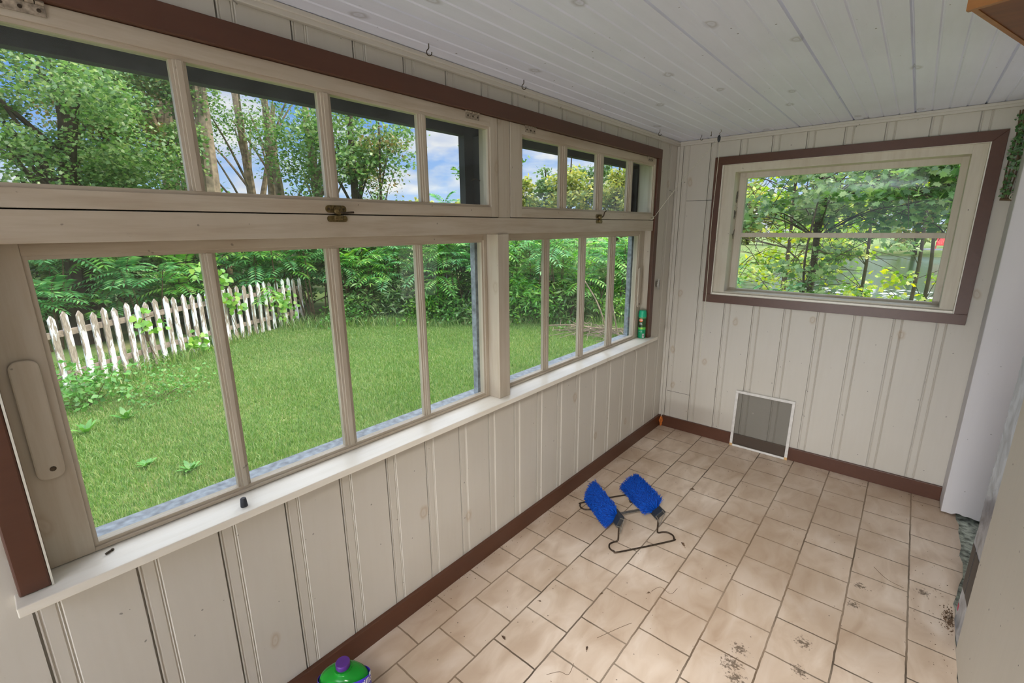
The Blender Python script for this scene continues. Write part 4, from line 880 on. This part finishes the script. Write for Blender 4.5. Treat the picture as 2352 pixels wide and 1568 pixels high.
x, y = polar(74.2, 13); tree('slender_tree', 'slim straight trunk touching the first upper muntin on its left', 'tree', FT, x, y, 8, .15, (5.2, .8, .8, 1.3), 7, 110, (.09, .14), L_DARK, M_BARK)
x, y = polar(72.2, 12); tree('thick_trunk_tree', 'thick flaky-barked trunk just right of the first upper muntin', 'tree', FT, x, y, 8, .21, (5.6, 1.0, 1.0, 1.2), 9, 110, (.09, .14), L_GREEN, M_BARK)
x, y = polar(68.9, 16); tree('forked_tree', 'thin twin-stemmed tree standing in the second upper pane', 'tree', FT, x, y, 8.4, .15, (4.2, 1.6, 1.6, 1.9), 16, 90, (.06, .10), L_DARK, M_BARK, fork=[(.1, .9, 3.5, .35)])
x, y = polar(67.9, 15.5); tree('slender_tree', 'wavy slim stem right beside the twin-stemmed tree', 'tree', FT, x, y, 8.4, .14, (4.8, 1.2, 1.4, 1.4), 9, 90, (.06, .10), L_DARK, M_BARK, lean=(.3, .6))
x, y = polar(66.2, 15); tree('slender_tree', 'slim straight tree in the right part of the second upper pane', 'tree', FT, x, y, 8.4, .14, (4.2, 1.1, 1.3, 1.8), 13, 110, (.07, .11), L_GREEN, M_BARK)
x, y = polar(62.2, 14); tree('leafy_tree', 'bright leafy tree ahead of the second upper muntin', 'tree', FT, x, y, 7.5, .14, (3.5, 1.2, 1.4, 1.9), 26, 190, (.07, .12), L_GREEN, M_BARK)
x, y = polar(58.0, 13); tree('leafy_tree', 'leafy maple whose crown ends in open sky in the third upper pane', 'tree', FT, x, y, 6.5, .12, (3.7, 1.15, 1.2, 1.5), 28, 170, (.07, .11), L_GREEN, M_BARKD, T_MAPLE)
x, y = polar(55.4, 12.4); tree('leafy_tree', 'wispy reddish-tipped branches reaching into the blue of the third upper pane', 'tree', FT, x, y, 4.6, .05, (3.15, .6, .7, .65), 14, 60, (.07, .11), L_BROWN, M_BARKD, cr=(.25, .45))
for az, dist, zt, lab in ((88, 15, 3.4, 'dark understorey tree behind the fence at the far left'), (80, 17, 3.4, 'dark understorey tree behind the fence left of the forked trunk'), (72, 19, 2.7, 'dark understorey tree low behind the thick trunk'), (65, 18, 2.6, 'low dark tree behind the slender stems')):
    x, y = polar(az, dist); tree('understorey_tree', lab, 'tree', FT, x, y, zt, .1, (zt*.45, 2.6, 2.6, zt*.45), 34, 170, (.12, .2), L_DARK, M_BARKD, cr=(.6, 1.1), flat=.8)
x, y = polar(43.4, 8.2); tree('sapling', 'small leafy sapling mostly hidden by the window post, against the sky', 'tree', None, x, y, 3.2, .03, (2.52, .52, .5, .42), 12, 26, (.09, .13), L_DARK, M_BARKD, cr=(.16, .3))
# distant tree line
DG = 'distant sunlit trees across the pond'
for i, (az, dist, hh, wd, mt) in enumerate(((20, 52, 6.0, 3.6, 0), (24.5, 56, 7.6, 3.8, 0), (28.0, 54, 7.4, 3.0, 0), (30.6, 58, 8.3, 3.2, 1), (33.6, 54, 7.4, 3.2, 0), (36.5, 57, 6.6, 3.2, 1), (39.5, 55, 5.9, 2.8, 0), (42.5, 58, 5.0, 2.8, 0), (46.5, 60, 4.4, 3.0, 0), (51, 60, 4.2, 3.6, 0), (56, 60, 4.8, 4, 1))):
    x, y = polar(az, dist); where = ['rightmost, half behind the dark frame', 'second from the right', 'third from the right, bright yellow-green', 'with a tall pointed top', 'broad, right of the middle upper muntin', 'darker, in the left half of the far upper window', 'low, in the first pane of the far upper window', 'hidden mostly by the post', 'low and golden in the near upper window', 'low, behind the sumac tips', 'furthest left, behind the leafy maple'][i]
    hh *= 1.3; tree('distant_tree', 'distant tree across the pond, '+where, 'tree', DG, x, y, hh, .2, (hh*.45+.2, wd*.8, wd*.8, hh*.46), 46, 70, (.35, .6), (L_FAR, L_FARD)[mt], M_BARKD, cr=(.7, 1.2), flat=.8)
for i, (az, hh) in enumerate(((14, 7), (7, 7.5), (0, 7), (-7, 7.5))):
    x, y = polar(az, 62); tree('distant_tree', 'tree on the far pond bank seen through the end window, '+['at its left side', 'left of its middle', 'right of its middle', 'at its right side'][i], 'tree', 'trees on the far pond bank', x, y, hh, .2, (hh*.42, 4.2, 3, hh*.48), 46, 70, (.4, .7), (L_FAR, L_FARD)[i % 2], M_BARKD, cr=(.9, 1.5), flat=.8)

# sumac shrubs: stems with drooping compound fronds
def sumac(x, y, h, nst, fl, label, mat, group, spread=.35, name='sumac_shrub'):
    gz = float(ground_h(x, y)); root = empty(name, (x, y, gz)); tag(root, label, 'shrub', group)
    mb = MB(); P = []; D = []; Nn = []; Sc = []
    for i in range(nst):
        a = rng.uniform(0, 2*PI); rad = spread*math.sqrt(rng.random()); tx, ty = x+rad*math.cos(a), y+rad*math.sin(a); hh = h*rng.uniform(.45, 1.0)
        base_ = Vector((x+(tx-x)*.4, y+(ty-y)*.4, gz-.05)); top = Vector((tx, ty, gz+hh)); mb.tube(smoothpath([base_, (base_+top)*.5+Vector((.03, 0, .1)), top], 3), [.018-.0018*k for k in range(7)], 5)
        for j in range(9):
            fa = j*2.4+rng.uniform(-.4, .4); el = rng.uniform(-.1, .75) if j < 7 else rng.uniform(.7, 1.2); L_ = fl*rng.uniform(.75, 1.15); hz = gz+hh-(.32*(j/9.0)*min(1, h)) if j < 7 else gz+hh
            st = np.array([tx, ty, hz]); dv = np.array([math.cos(fa)*math.cos(el), math.sin(fa)*math.cos(el), math.sin(el)]); side = np.array([-math.sin(fa), math.cos(fa), 0]); nl = 9
            prev = st.copy(); pts = [Vector(st)]
            for k in range(1, nl+1):
                q = k/nl; p = st+dv*L_*q+np.array([0, 0, -.42*L_*q*q]); pts.append(Vector(p)); tg = unit((p-prev)[None])[0]; up_ = np.cross(side, tg); up_ = up_ if up_[2] > 0 else -up_
                ll = L_*.34*(1-.55*abs(q-.45)**1.3)
                for sg in (-1, 1):
                    P.append(p); D.append(side*sg*.95+tg*.45+np.array([0, 0, -.18])); Nn.append(up_+rng.normal(0, .12, 3)); Sc.append(ll)
                prev = p
            P.append(prev); D.append(tg); Nn.append(up_); Sc.append(L_*.26)
            mb.tube(pts[::3], .0035, 4, cap=False)
    mb.build('stems', M_TWIG, root)
    leaves('fronds', T_LANCE, np.array(P), np.array(D), np.array(Nn), np.array(Sc), mat, root); return root
SG = 'sumac shrubs along the far side of the lawn'
def line(q, back=0):   # point along the bush line, q 0..1 from the fence end to the end-window side
    x = -8+4.9*q; y = 5.3+4.4*q+.35*math.sin(q*7); return x-.68*back, y+.73*back
lab = ['at the end of the fence', 'bright, right of the fence end', 'in front of the dark hollow', 'with large drooping fronds left of the third muntin', 'behind the third lower muntin', 'left of the grey post', 'right of the grey post', 'hidden partly by the window post', 'in the first pane of the far lower window', 'right of the first far muntin', 'with yellowish fronds in the far lower window', 'at the last muntin before the spray can', 'rightmost, above the stick pile']
for i in range(13):
    q = i/12; x, y = line(q, rng.uniform(.1, .5)); sumac(x, y, rng.uniform(1.5, 2.1), 7, .5, 'green sumac shrub at the lawn edge, '+lab[i], [L_SUMAC, L_SUMAC, L_SUMACB][i % 3], SG, .65)
lab2 = ['behind the fence end', 'tall one behind the drooping fronds', 'tall one behind the grey post', 'tall one behind the window post', 'tall one behind the far lower window', 'tall one behind the stick pile']
for i in range(6):
    x, y = line(i/5, 1.5); sumac(x, y, [2.6, 2.9, 2.7, 2.3, 2.1, 2.3][i], 8, .55, 'taller sumac in the second row, '+lab2[i], L_SUMAC if i % 2 else L_SUMACB, SG, .9)
# sumac behind the fence on the left
for i, (az, dist, h_, lb_) in enumerate(((86, 11.2, 1.9, 'leftmost'), (82.5, 11.6, 1.7, 'with pointed fronds against the dark hollow'), (79, 10.9, 1.5, 'with blue-green fronds above the seventh picket'), (75.5, 11.2, 1.75, 'above the middle pickets'), (71.5, 11.2, 1.9, 'just left of the first lower muntin'), (67.5, 11.0, 2.0, 'just right of the first lower muntin'), (63.5, 11.2, 2.1, 'above the far end of the fence'))):
    x, y = polar(az, dist); sumac(x, y, h_, 7, .55, 'sumac shrub behind the picket fence, '+lb_, L_SUMACB if i % 2 == 0 else L_SUMAC, 'sumac shrubs behind the picket fence', .6)
# leafy bushes forming the dark mass behind
def bush(x, y, rx, h, label, mat, n, T=T_HEART, size=(.07, .13), group=None, z0=0):
    gz = float(ground_h(x, y)); root = empty('leafy_bush', (x, y, gz)); tag(root, label, 'bush', group)
    k = 18; cs = np.stack([x+rng.normal(0, rx*.5, k), y+rng.normal(0, rx*.5, k), gz+z0+rng.uniform(.15, 1, k)*h*.85], 1)
    mb = MB()
    for c in cs[::2]: mb.tube(smoothpath([(x, y, gz-.05), ((x+c[0])/2, (y+c[1])/2+.05, gz+(c[2]-gz)*.6), tuple(c)], 3), .012 if h > 1.2 else .003, 5)
    mb.build('stems', M_TWIG, root); crown_leaves('foliage', T, cs, rng.uniform(.3, .55, k)*max(1, rx*.8), n, size, mat, root, .8, .6)
BGp = 'leafy bushes behind the sumac'
for i in range(9):
    x, y = line(i/8, 2.6+.6*(i % 2)); bush(x, y, 1.1, 2.7 if i < 6 else 2.2, 'vine-covered bush behind the sumac, '+['beyond the fence end', 'left of the dark hollow', 'above the drooping fronds', 'behind the third lower muntin', 'behind the grey post', 'behind the window post', 'with pale leaves in the first far lower pane', 'dark, in the middle of the far lower window', 'rightmost, near the spray can'][i], [L_DARK, L_GREEN, L_DARK][i % 3], 150, group=BGp)
for i, (az, dist) in enumerate(((88, 13), (84, 13.2), (79.5, 13), (75, 13), (70.5, 13), (66, 13), (61, 13))):
    x, y = polar(az, dist); bush(x, y, 1.2, 2.3, 'dark bush behind the fence shrubs, '+['leftmost', 'second from the left', 'third from the left', 'fourth from the left', 'fifth from the left', 'sixth from the left', 'rightmost'][i], L_DARK, 150, group='dark bushes behind the fence')
for i, q in enumerate((.02, .2, .36, .52, .7, .9)):
    x, y = line(q, -.15); bush(x, y, .45, .55, 'low weedy undergrowth along the lawn edge, '+['at the fence end', 'with yellow-tipped leaves', 'below the third lower muntin', 'with small white flowers by the grey post', 'in the first far lower pane', 'under the rightmost sumac'][i], [L_WEED, L_VINE][i % 2], 45, T_LEAF, (.05, .09), 'low undergrowth')

# picket fence
PX = [(116, 725), (151.8, 719.6), (183.9, 714.3), (214.3, 710), (242.1, 704.3), (267.9, 701.8), (294.6, 697.1), (320.4, 692.9), (342.9, 689.3), (364.3, 685.7), (387.5, 683.6), (410, 679.3), (432.1, 676.4), (453.6, 674.3), (475, 671.4)]
def fence_xy(s):   # gentle curve through the measured post line, s in metres from the near end
    return -6.43-.62*s+.028*s*s, .56+.80*s+.012*s*s
pf = empty('picket_fence', (-7.2, 2.2, G0)); tag(pf, 'old white picket fence with peeling paint at the left of the lawn', 'fence')
def mat_picket():
    m, t, b = base_mat('peeling_white_paint'); b.inputs['Roughness'].default_value = .8
    tc = N(t, 'ShaderNodeTexCoord'); mp = N(t, 'ShaderNodeMapping'); mp.inputs['Scale'].default_value = (9, 9, 1.6); t.links.new(tc.outputs['Object'], mp.inputs[0])
    n = N(t, 'ShaderNodeTexNoise', i_Scale=1.6, i_Detail=7.0, i_Roughness=.62); t.links.new(mp.outputs[0], n.inputs[0])
    g = N(t, 'ShaderNodeTexNoise', i_Scale=9.0, i_Detail=6.0); t.links.new(mp.outputs[0], g.inputs[0])
    wd = ramp(t, [(.3, srgb(128, 114, 104)), (.7, srgb(186, 172, 160))]); t.links.new(g.outputs[0], wd.inputs[0])
    rp = ramp(t, [(.5, 0.0), (.53, 1.0)]); t.links.new(n.outputs[0], rp.inputs[0]); c = mixc(t, rp.outputs[0], wd.outputs[0], srgb(238, 240, 246)); t.links.new(c, b.inputs['Base Color'])
    bp = N(t, 'ShaderNodeBump', i_Strength=.5, i_Distance=.004); t.links.new(rp.outputs[0], bp.inputs['Height']); t.links.new(bp.outputs[0], b.inputs['Normal']); return m
M_PICK = mat_picket(); pitch = .166
for k in range(30):
    s = k*pitch; x, y = fence_xy(s); x2_, y2_ = fence_xy(s+.05); tg = Vector((x2_-x, y2_-y, 0)).normalized(); nn = Vector((tg.y, -tg.x, 0)); nn = nn if nn.x > 0 else -nn
    hh = 1.02+random.uniform(-.03, .03)+(.03 if k < 3 else 0); w = .042; lean = random.uniform(-.02, .02); z0 = G0-.02
    poly = [(-w, 0), (w, 0), (w+lean, hh-.055), (lean, hh), (-w+lean, hh-.055)]
    MB().prism(poly, .02, lambda a, b_, h: tuple(Vector((x, y, z0))+tg*a+Vector((0, 0, b_))+nn*h)).build('picket', M_PICK, pf, bev=.002)
for zr in (.22, .74):
    mb = MB(); P = [fence_xy(s) for s in np.linspace(-.1, 29.5*pitch, 12)]
    for i in range(11):
        a = Vector((*P[i], 0)); b_ = Vector((*P[i+1], 0)); tg = (b_-a).normalized(); nn = Vector((tg.y, -tg.x, 0)); nn = nn if nn.x > 0 else -nn
        vs = [tuple(p+nn*o+Vector((0, 0, G0+zr+dz))) for p in (a, b_) for o in (-.042, -.002) for dz in (0, .075)]
        mb.add(vs, [(0, 1, 3, 2), (4, 6, 7, 5), (0, 4, 5, 1), (2, 3, 7, 6), (0, 2, 6, 4), (1, 5, 7, 3)])
    mb.build('rail', plain('weathered_rail_wood', srgb(150, 134, 122), .85, 0, .25, 20, .5), pf)
# posts in the bushes
x, y = -6.9, 7.35; gz = G0
tag(MB().prism(rr(x-.05, x+.05, y-.05, y+.05, .012, 2), 1.05, lambda a, b_, h: (a, b_, gz-.05+h)).build('old_post', M_PICK), 'weathered grey-white wooden post standing among the shrubs', 'post')
# vines on the fence
def vine(s, z, rad, n, label):
    x, y = fence_xy(s); root = empty('grape_vine', (x+.1, y, G0)); tag(root, label, 'vine', 'grape vines on the fence')
    c = np.array([[x+.10, y, z], [x+.12, y+.15*rad, z-rad*.4], [x+.1, y-.2*rad, z+rad*.3]])
    MB().tube(smoothpath([(x+.1, y+.1, G0), (x+.08, y, (G0+z)/2), (x+.07, y-.05, z), (x+.05, y+.1, z+rad*.4)], 4), .006, 5).build('vine_stem', M_TWIG, root)
    P = clumps(c, [rad, rad, rad], n, .8); P[:, 0] = x+.06+np.abs(P[:, 0]-x)*.5; k = len(P); nrm = unit(np.array([.7, -.35, .5])+rng.normal(0, .3, (k, 3))); dv = rng.normal(size=(k, 3))*np.array([.3, 1, .6])+np.array([0, 0, -.5])
    leaves('vine_leaves', T_HEART, P, dv, nrm, rng.uniform(.07, .11, k), L_VINE, root)
vine(1.25, .25, .22, 7, 'grape vine climbing over the eighth to tenth pickets')
vine(2.1, -.25, .22, 11, 'grape vine clump at the foot of the fence left of the first lower muntin')
vine(2.95, .3, .26, 10, 'grape vine with bright leaves just right of the first lower muntin')
vine(4.2, .1, .35, 22, 'thick grape vine swallowing the far end of the fence')
vine(2.6, .75, .35, 20, 'bright yellow-green grape vine rising above the fence at the first lower muntin')

# lawn grass
def grass(n, xr, yr, hr, wr, name, label, dens_pow=1.0, cond=None):
    x = rng.uniform(*xr, n); y = rng.uniform(*yr, n)
    dd = (-(x+8)*4.3+(y-5.3)*4.6)/6.3; ok = (dd < .6) & (x < -.2)
    dist = np.hypot(x-1.37, y); ok &= rng.random(n) < np.clip(5.2/dist, .28, 1)**dens_pow
    if cond is not None: ok &= cond(x, y)
    x, y = x[ok], y[ok]; k = len(x); z = ground_h(x, y)
    patch_ = .5+.5*np.sin(x*2.1+np.sin(y*1.7)*1.4)*np.cos(y*1.9+x); h = rng.uniform(*hr, k)*(.6+.6*patch_); a = rng.uniform(0, 2*PI, k); dist = np.hypot(x-1.37, y); w = rng.uniform(*wr, k)*(.7+dist/9)
    lx = rng.normal(0, .45, k)*h; ly = rng.normal(0, .45, k)*h; V = np.zeros((k, 5, 3)); ca, sa = np.cos(a)*w, np.sin(a)*w
    V[:, 0] = np.stack([x-ca, y-sa, z-.01], 1); V[:, 1] = np.stack([x+ca, y+sa, z-.01], 1); V[:, 2] = np.stack([x+lx*.35+ca*.8, y+ly*.35+sa*.8, z+h*.6], 1); V[:, 3] = np.stack([x+lx*.35-ca*.8, y+ly*.35-sa*.8, z+h*.6], 1); V[:, 4] = np.stack([x+lx, y+ly, z+h*.95], 1)
    b_ = (np.arange(k)*5)[:, None]; q = (b_+np.array([0, 1, 2, 3])).ravel(); t3 = (b_+np.array([3, 2, 4])).ravel()
    o = big_mesh(name, V.reshape(-1, 3), np.concatenate([q, t3]), [4]*k+[3]*k, L_GRASS); tag(o, label, 'grass', kind='stuff')
grass(760000, (-8.6, -.2), (-.8, 10.2), (.025, .062), (.0014, .0028), 'lawn_grass', 'short green lawn grass outside the windows')
grass(60000, (-8.8, -1), (.2, 10.6), (.10, .26), (.003, .005), 'tall_grass', 'taller unmown grass along the fence and shrubs', .5, lambda x, y: ((-(x+8)*4.3+(y-5.3)*4.6)/6.3 > -.75) | (np.abs((x+6.43)+.62*((y-.56)/.84)) < .45))
def rosette(x, y, s, n, label, mat=L_WEED, h=.6):
    z = float(ground_h(x, y))+.01; root = empty('broadleaf_weed', (x, y, z)); s *= .68; tag(root, label, 'weed', 'broadleaf weeds in the lawn')
    a = np.arange(n)*2.4; el = rng.uniform(.2, 1.0, n)*h; dv = np.stack([np.cos(a)*np.cos(el), np.sin(a)*np.cos(el), np.sin(el)+.2], 1); nm = np.stack([-np.cos(a)*.6, -np.sin(a)*.6, np.ones(n)], 1)
    T = (np.array([[0, 0, 0], [.1, .2, .04], [.17, .5, .12], [.1, .8, .12], [0, 1, .05], [-.1, .8, .12], [-.17, .5, .12], [-.1, .2, .04]]), [[0, 1, 2, 6, 7], [6, 2, 3, 5], [5, 3, 4]])
    leaves('weed_leaves', T, np.tile([[x, y, z]], (n, 1)), dv, nm, rng.uniform(.7, 1.1, n)*s, mat, root)
for i, q in enumerate((.1, .28, .44, .6, .78, .98)):
    x, y = line(q, .25); bush(x, y, .6, 1.0, 'leafy thicket filling the foot of the sumacs, '+['behind the fence end', 'left of the third lower muntin', 'right of the third lower muntin', 'behind the window post', 'in the middle of the far lower window', 'behind the twig pile'][i], [L_GREEN, L_SUMAC][i % 2], 110, T_LANCE, (.12, .2), 'low thicket at the lawn edge')
rosette(-3.41, .71, .16, 13, 'leafy weed clump in the grass near the bottom of the first lower pane, left one')
rosette(-3.03, .93, .17, 14, 'leafy weed clump in the grass near the bottom of the first lower pane, right one')
rosette(-4.88, .84, .24, 12, 'pale broadleaf weed in the grass below the fifth picket', L_WEED, .9)
rosette(-4.79, .50, .27, 8, 'large-leaved weed at the left edge of the first lower pane', L_WEED, .8)
rosette(-3.75, 7.5, .22, 10, 'weed tuft in the grass seen in the first far lower pane')
bush(-5.75, .62, .3, .38, 'feathery weeds at the near end of the fence', L_WEED, 30, T_LEAF, (.05, .1))
bush(-5.5, 1.25, .4, .2, 'low feathery weeds in front of the fifth and sixth pickets', L_WEED, 40, T_LEAF, (.03, .06))
# stick pile
root = empty('stick', (0, 0, 0)); bpy.data.objects.remove(root)
rs = random.Random(3)
mb = MB()
for k in range(90):
    x, y = -2.95+rs.gauss(0, .42), 7.75+rs.gauss(0, .28); a = rs.uniform(0, PI); l = rs.uniform(.12, .45); mb.tube([(x-l*math.cos(a), y-l*math.sin(a), G0+.02+rs.random()*.1), (x+l*math.cos(a), y+l*math.sin(a), G0+.02+rs.random()*.14)], .006, 4)
tag(mb.build('brush_pile', plain('grey_dry_twigs', srgb(142, 126, 112), .9, 0, .3, 20)), 'low pile of dry grey twigs on the grass outside the far window', 'brush pile', kind='stuff')
for (p, lb_) in (([(-3.95, 7.1, -.30), (-3.4, 7.35, -.26), (-2.9, 7.6, -.3), (-2.5, 7.9, -.32)], 'long grey stick lying across the twig pile'), ([(-2.55, 7.6, -.4), (-2.68, 7.6, .1), (-2.75, 7.62, .45)], 'upright forked grey stick in the twig pile'), ([(-2.95, 7.9, -.4), (-3.2, 7.9, .15), (-3.7, 8.0, .7)], 'slanting brown stick leaning left from the twig pile')):
    tag(MB().tube(smoothpath(p, 4), .014, 6).build('stick', M_BARK, smooth=True), lb_, 'stick', 'sticks in the twig pile')

# ------------------------------------------------------------------ view through the end window
def maple(x, y, h, r_, cs, rads, n, size, mat, label, group='maples outside the end window', stems=1, name='maple_tree', bark=M_BARKD):
    gz = float(ground_h(x, y)); root = empty(name, (x, y, gz)); tag(root, label, 'tree', group)
    mb = MB(); P = smoothpath([(x, y, gz-.1), (x+.05, y, gz+h*.35), (x-.02, y+.05, gz+h*.7), (x+.04, y, gz+h)], 4); mb.tube(P, [r_*(1-.05*k) for k in range(len(P))], 8)
    for c in cs:
        st = P[min(len(P)-1, max(2, int((c[2]-gz)/h*len(P)*.8)))]; e = Vector(c); mid = (st+e)*.5+Vector((0, 0, .15))
        pth = smoothpath([st, mid, e], 5); mb.tube(pth, [max(.003, r_*.22*(1-.08*k)) for k in range(len(pth))], 5)
        for q in range(3): d2 = Vector((rng.normal()*.3, rng.normal()*.3, rng.normal()*.22)); mb.tube([pth[5+q], pth[5+q]+d2*.6, pth[5+q]+d2*1.2], [.006, .005, .003], 4)
    mb.build('trunk', bark, root, smooth=True)
    P2 = clumps(np.array(cs), rads, n, .55); k = len(P2); nrm = unit(np.array([0, -.35, .75])+rng.normal(0, .4, (k, 3))); dv = rng.normal(size=(k, 3)); dv[:, 2] = dv[:, 2]*.3-.45
    leaves('foliage', T_MAPLE, P2, dv, nrm, rng.uniform(size[0], size[1], k), mat, root)
def cl_(n, xr, yr, zr): return [np.array([rng.uniform(*xr), rng.uniform(*yr), rng.uniform(*zr)]) for _ in range(n)]
maple(.30, 7.6, 4.2, .052, cl_(34, (-1.2, 1.9), (6.4, 8.2), (1.6, 2.7)), rng.uniform(.3, .5, 34), 100, (.065, .105), L_GREEN, 'maple whose green branches fill the top half of the end window')
maple(1.75, 7.0, 3.6, .05, cl_(12, (.9, 2.1), (6.2, 7.6), (1.5, 2.6)), rng.uniform(.25, .45, 12), 100, (.06, .10), L_DARK, 'darker maple crown at the upper right of the end window')
maple(1.55, 9.2, 3.4, .03, cl_(9, (1.15, 1.95), (8.3, 9.5), (-.2, 1.0)), rng.uniform(.2, .34, 9), 70, (.06, .095), L_YEL, 'yellow-green maple shoots at the lower right of the end window')
maple(.75, 9.8, 3.8, .03, cl_(20, (-1.6, 1.15), (9, 10.5), (.0, 1.6)), rng.uniform(.22, .42, 20), 75, (.06, .095), L_YEL, 'sunlit yellow-green maple in the middle of the end window')
maple(-.9, 12.5, 5.2, .04, cl_(18, (-2.2, 2.6), (12, 14), (1.8, 4.2)), rng.uniform(.4, .7, 18), 60, (.12, .18), L_YEL, 'bright backlit tree glowing yellow behind the green maple')
maple(.4, 6.6, 2.3, .02, cl_(6, (.15, 1.0), (6.2, 7.2), (.55, 1.25)), rng.uniform(.16, .28, 6), 40, (.06, .09), L_GREEN, 'low maple sapling just below the window bar')
maple(-1.5, 16, 5.5, .06, cl_(30, (-5.5, .4), (14.5, 17.5), (-1.2, 3.2)), rng.uniform(.5, .9, 30), 70, (.13, .2), L_YEL, 'broad yellow-green tree closing the left half of the end window view')
maple(1.5, 19, 5.5, .06, cl_(20, (-.8, 1.2), (18, 20), (.6, 4.2)), rng.uniform(.5, .9, 24), 60, (.13, .2), L_GREEN, 'green tree overhanging the pond behind the window bar')
sumac(-.35, 6.1, 1.75, 6, .42, 'blue-green sumac at the lower left of the end window', L_SUMACB, 'sumacs outside the end window', .4)
sumac(.15, 6.3, 1.35, 5, .40, 'lower sumac at the bottom left corner of the end window', L_SUMACB, 'sumacs outside the end window', .3)
sumac(.95, 7.0, 1.15, 4, .38, 'bright sumac along the bottom edge of the end window', L_SUMAC, 'sumacs outside the end window', .3)
mb = MB(); rs = random.Random(9)
for k in range(150):
    x, y, z = rs.uniform(-.9, .6), rs.uniform(7.6, 9.2), rs.uniform(-.6, 2.0); a = rs.uniform(0, 2*PI); l = rs.uniform(.2, .6); v = Vector((math.cos(a)*l, math.sin(a)*l*.4, rs.uniform(-.2, .5)))
    p = Vector((x, y, z)); mb.tube([p, p+v*.5+Vector((0, 0, .05)), p+v], [.006, .005, .003], 4)
tag(mb.build('twig_thicket', M_TWIG), 'tangled thicket of bare brown twigs behind the sumac in the end window', 'twigs', kind='stuff')
# dock, red chair on far bank
dk = empty('dock', (8, 56, -1.45)); tag(dk, 'low grey dock on the far side of the pond', 'dock')
yk = 56.4; mb = MB(); mb.box(1.9, 9.5, yk, yk+1.2, -.62, -.52); mb.build('deck', plain('grey_dock_boards', srgb(176, 176, 184), .8), dk); mb = MB()
for x in (3.5, 5.5, 7.5, 9.3): mb.box(x, x+.12, yk+.1, yk+.22, -1.7, -.62); 
mb.build('dock_post', M_BARK, dk)
M_RED = plain('red_paint', srgb(222, 58, 66), .5)
ch = empty('red_chair', (3.08, yk+.6, -.52)); tag(ch, 'red lounge chair standing on the far dock', 'chair')
X0, Y0, Z0 = 3.08, yk+.6, -.519
MB().prism([(-.3, .36), (.28, .30), (.28, .34), (-.3, .40)], .55, lambda a, b_, h: (X0-.27+h, Y0-a, Z0+b_)).build('seat', M_RED, ch)
mb = MB()
for k in range(5): mb.prism([(-.25, .32), (-.21, .32), (-.48, 1.0-abs(k-2)*.05), (-.51, 1.0-abs(k-2)*.05)], .10, lambda a, b_, h: (X0-.27+k*.112+h, Y0-a, Z0+b_))
mb.build('backrest', M_RED, ch)
for sx in (-.3, .25):
    MB().box(X0+sx, X0+sx+.05, Y0-.32, Y0-.26, Z0, Z0+.56).build('leg', M_RED, ch); MB().box(X0+sx, X0+sx+.05, Y0+.24, Y0+.30, Z0, Z0+.56).build('leg', M_RED, ch)
    MB().box(X0+sx-.03, X0+sx+.08, Y0-.36, Y0+.36, Z0+.56, Z0+.585).build('armrest', M_RED, ch)
# lily pads
mb = MB(); rs = random.Random(5)
for k in range(260):
    x, y = rs.uniform(-2.5, 3), rs.uniform(21, 29); s = rs.uniform(.08, .2); n = 9
    mb.add([(x+s*math.cos(i*2*PI/n), y+s*math.sin(i*2*PI/n), -1.447) for i in range(n)]+[(x, y, -1.444)], [(i, (i+1) % n, n) for i in range(n-1)])
lp = mb.build('lily_pads', plain('glinting_lily_pads', srgb(206, 216, 206), .25)); tag(lp, 'lily pads with painted white glint floating on the pond near the bottom of the end window', 'lily pads', kind='stuff')  # white glints on the water put into the pads' colour
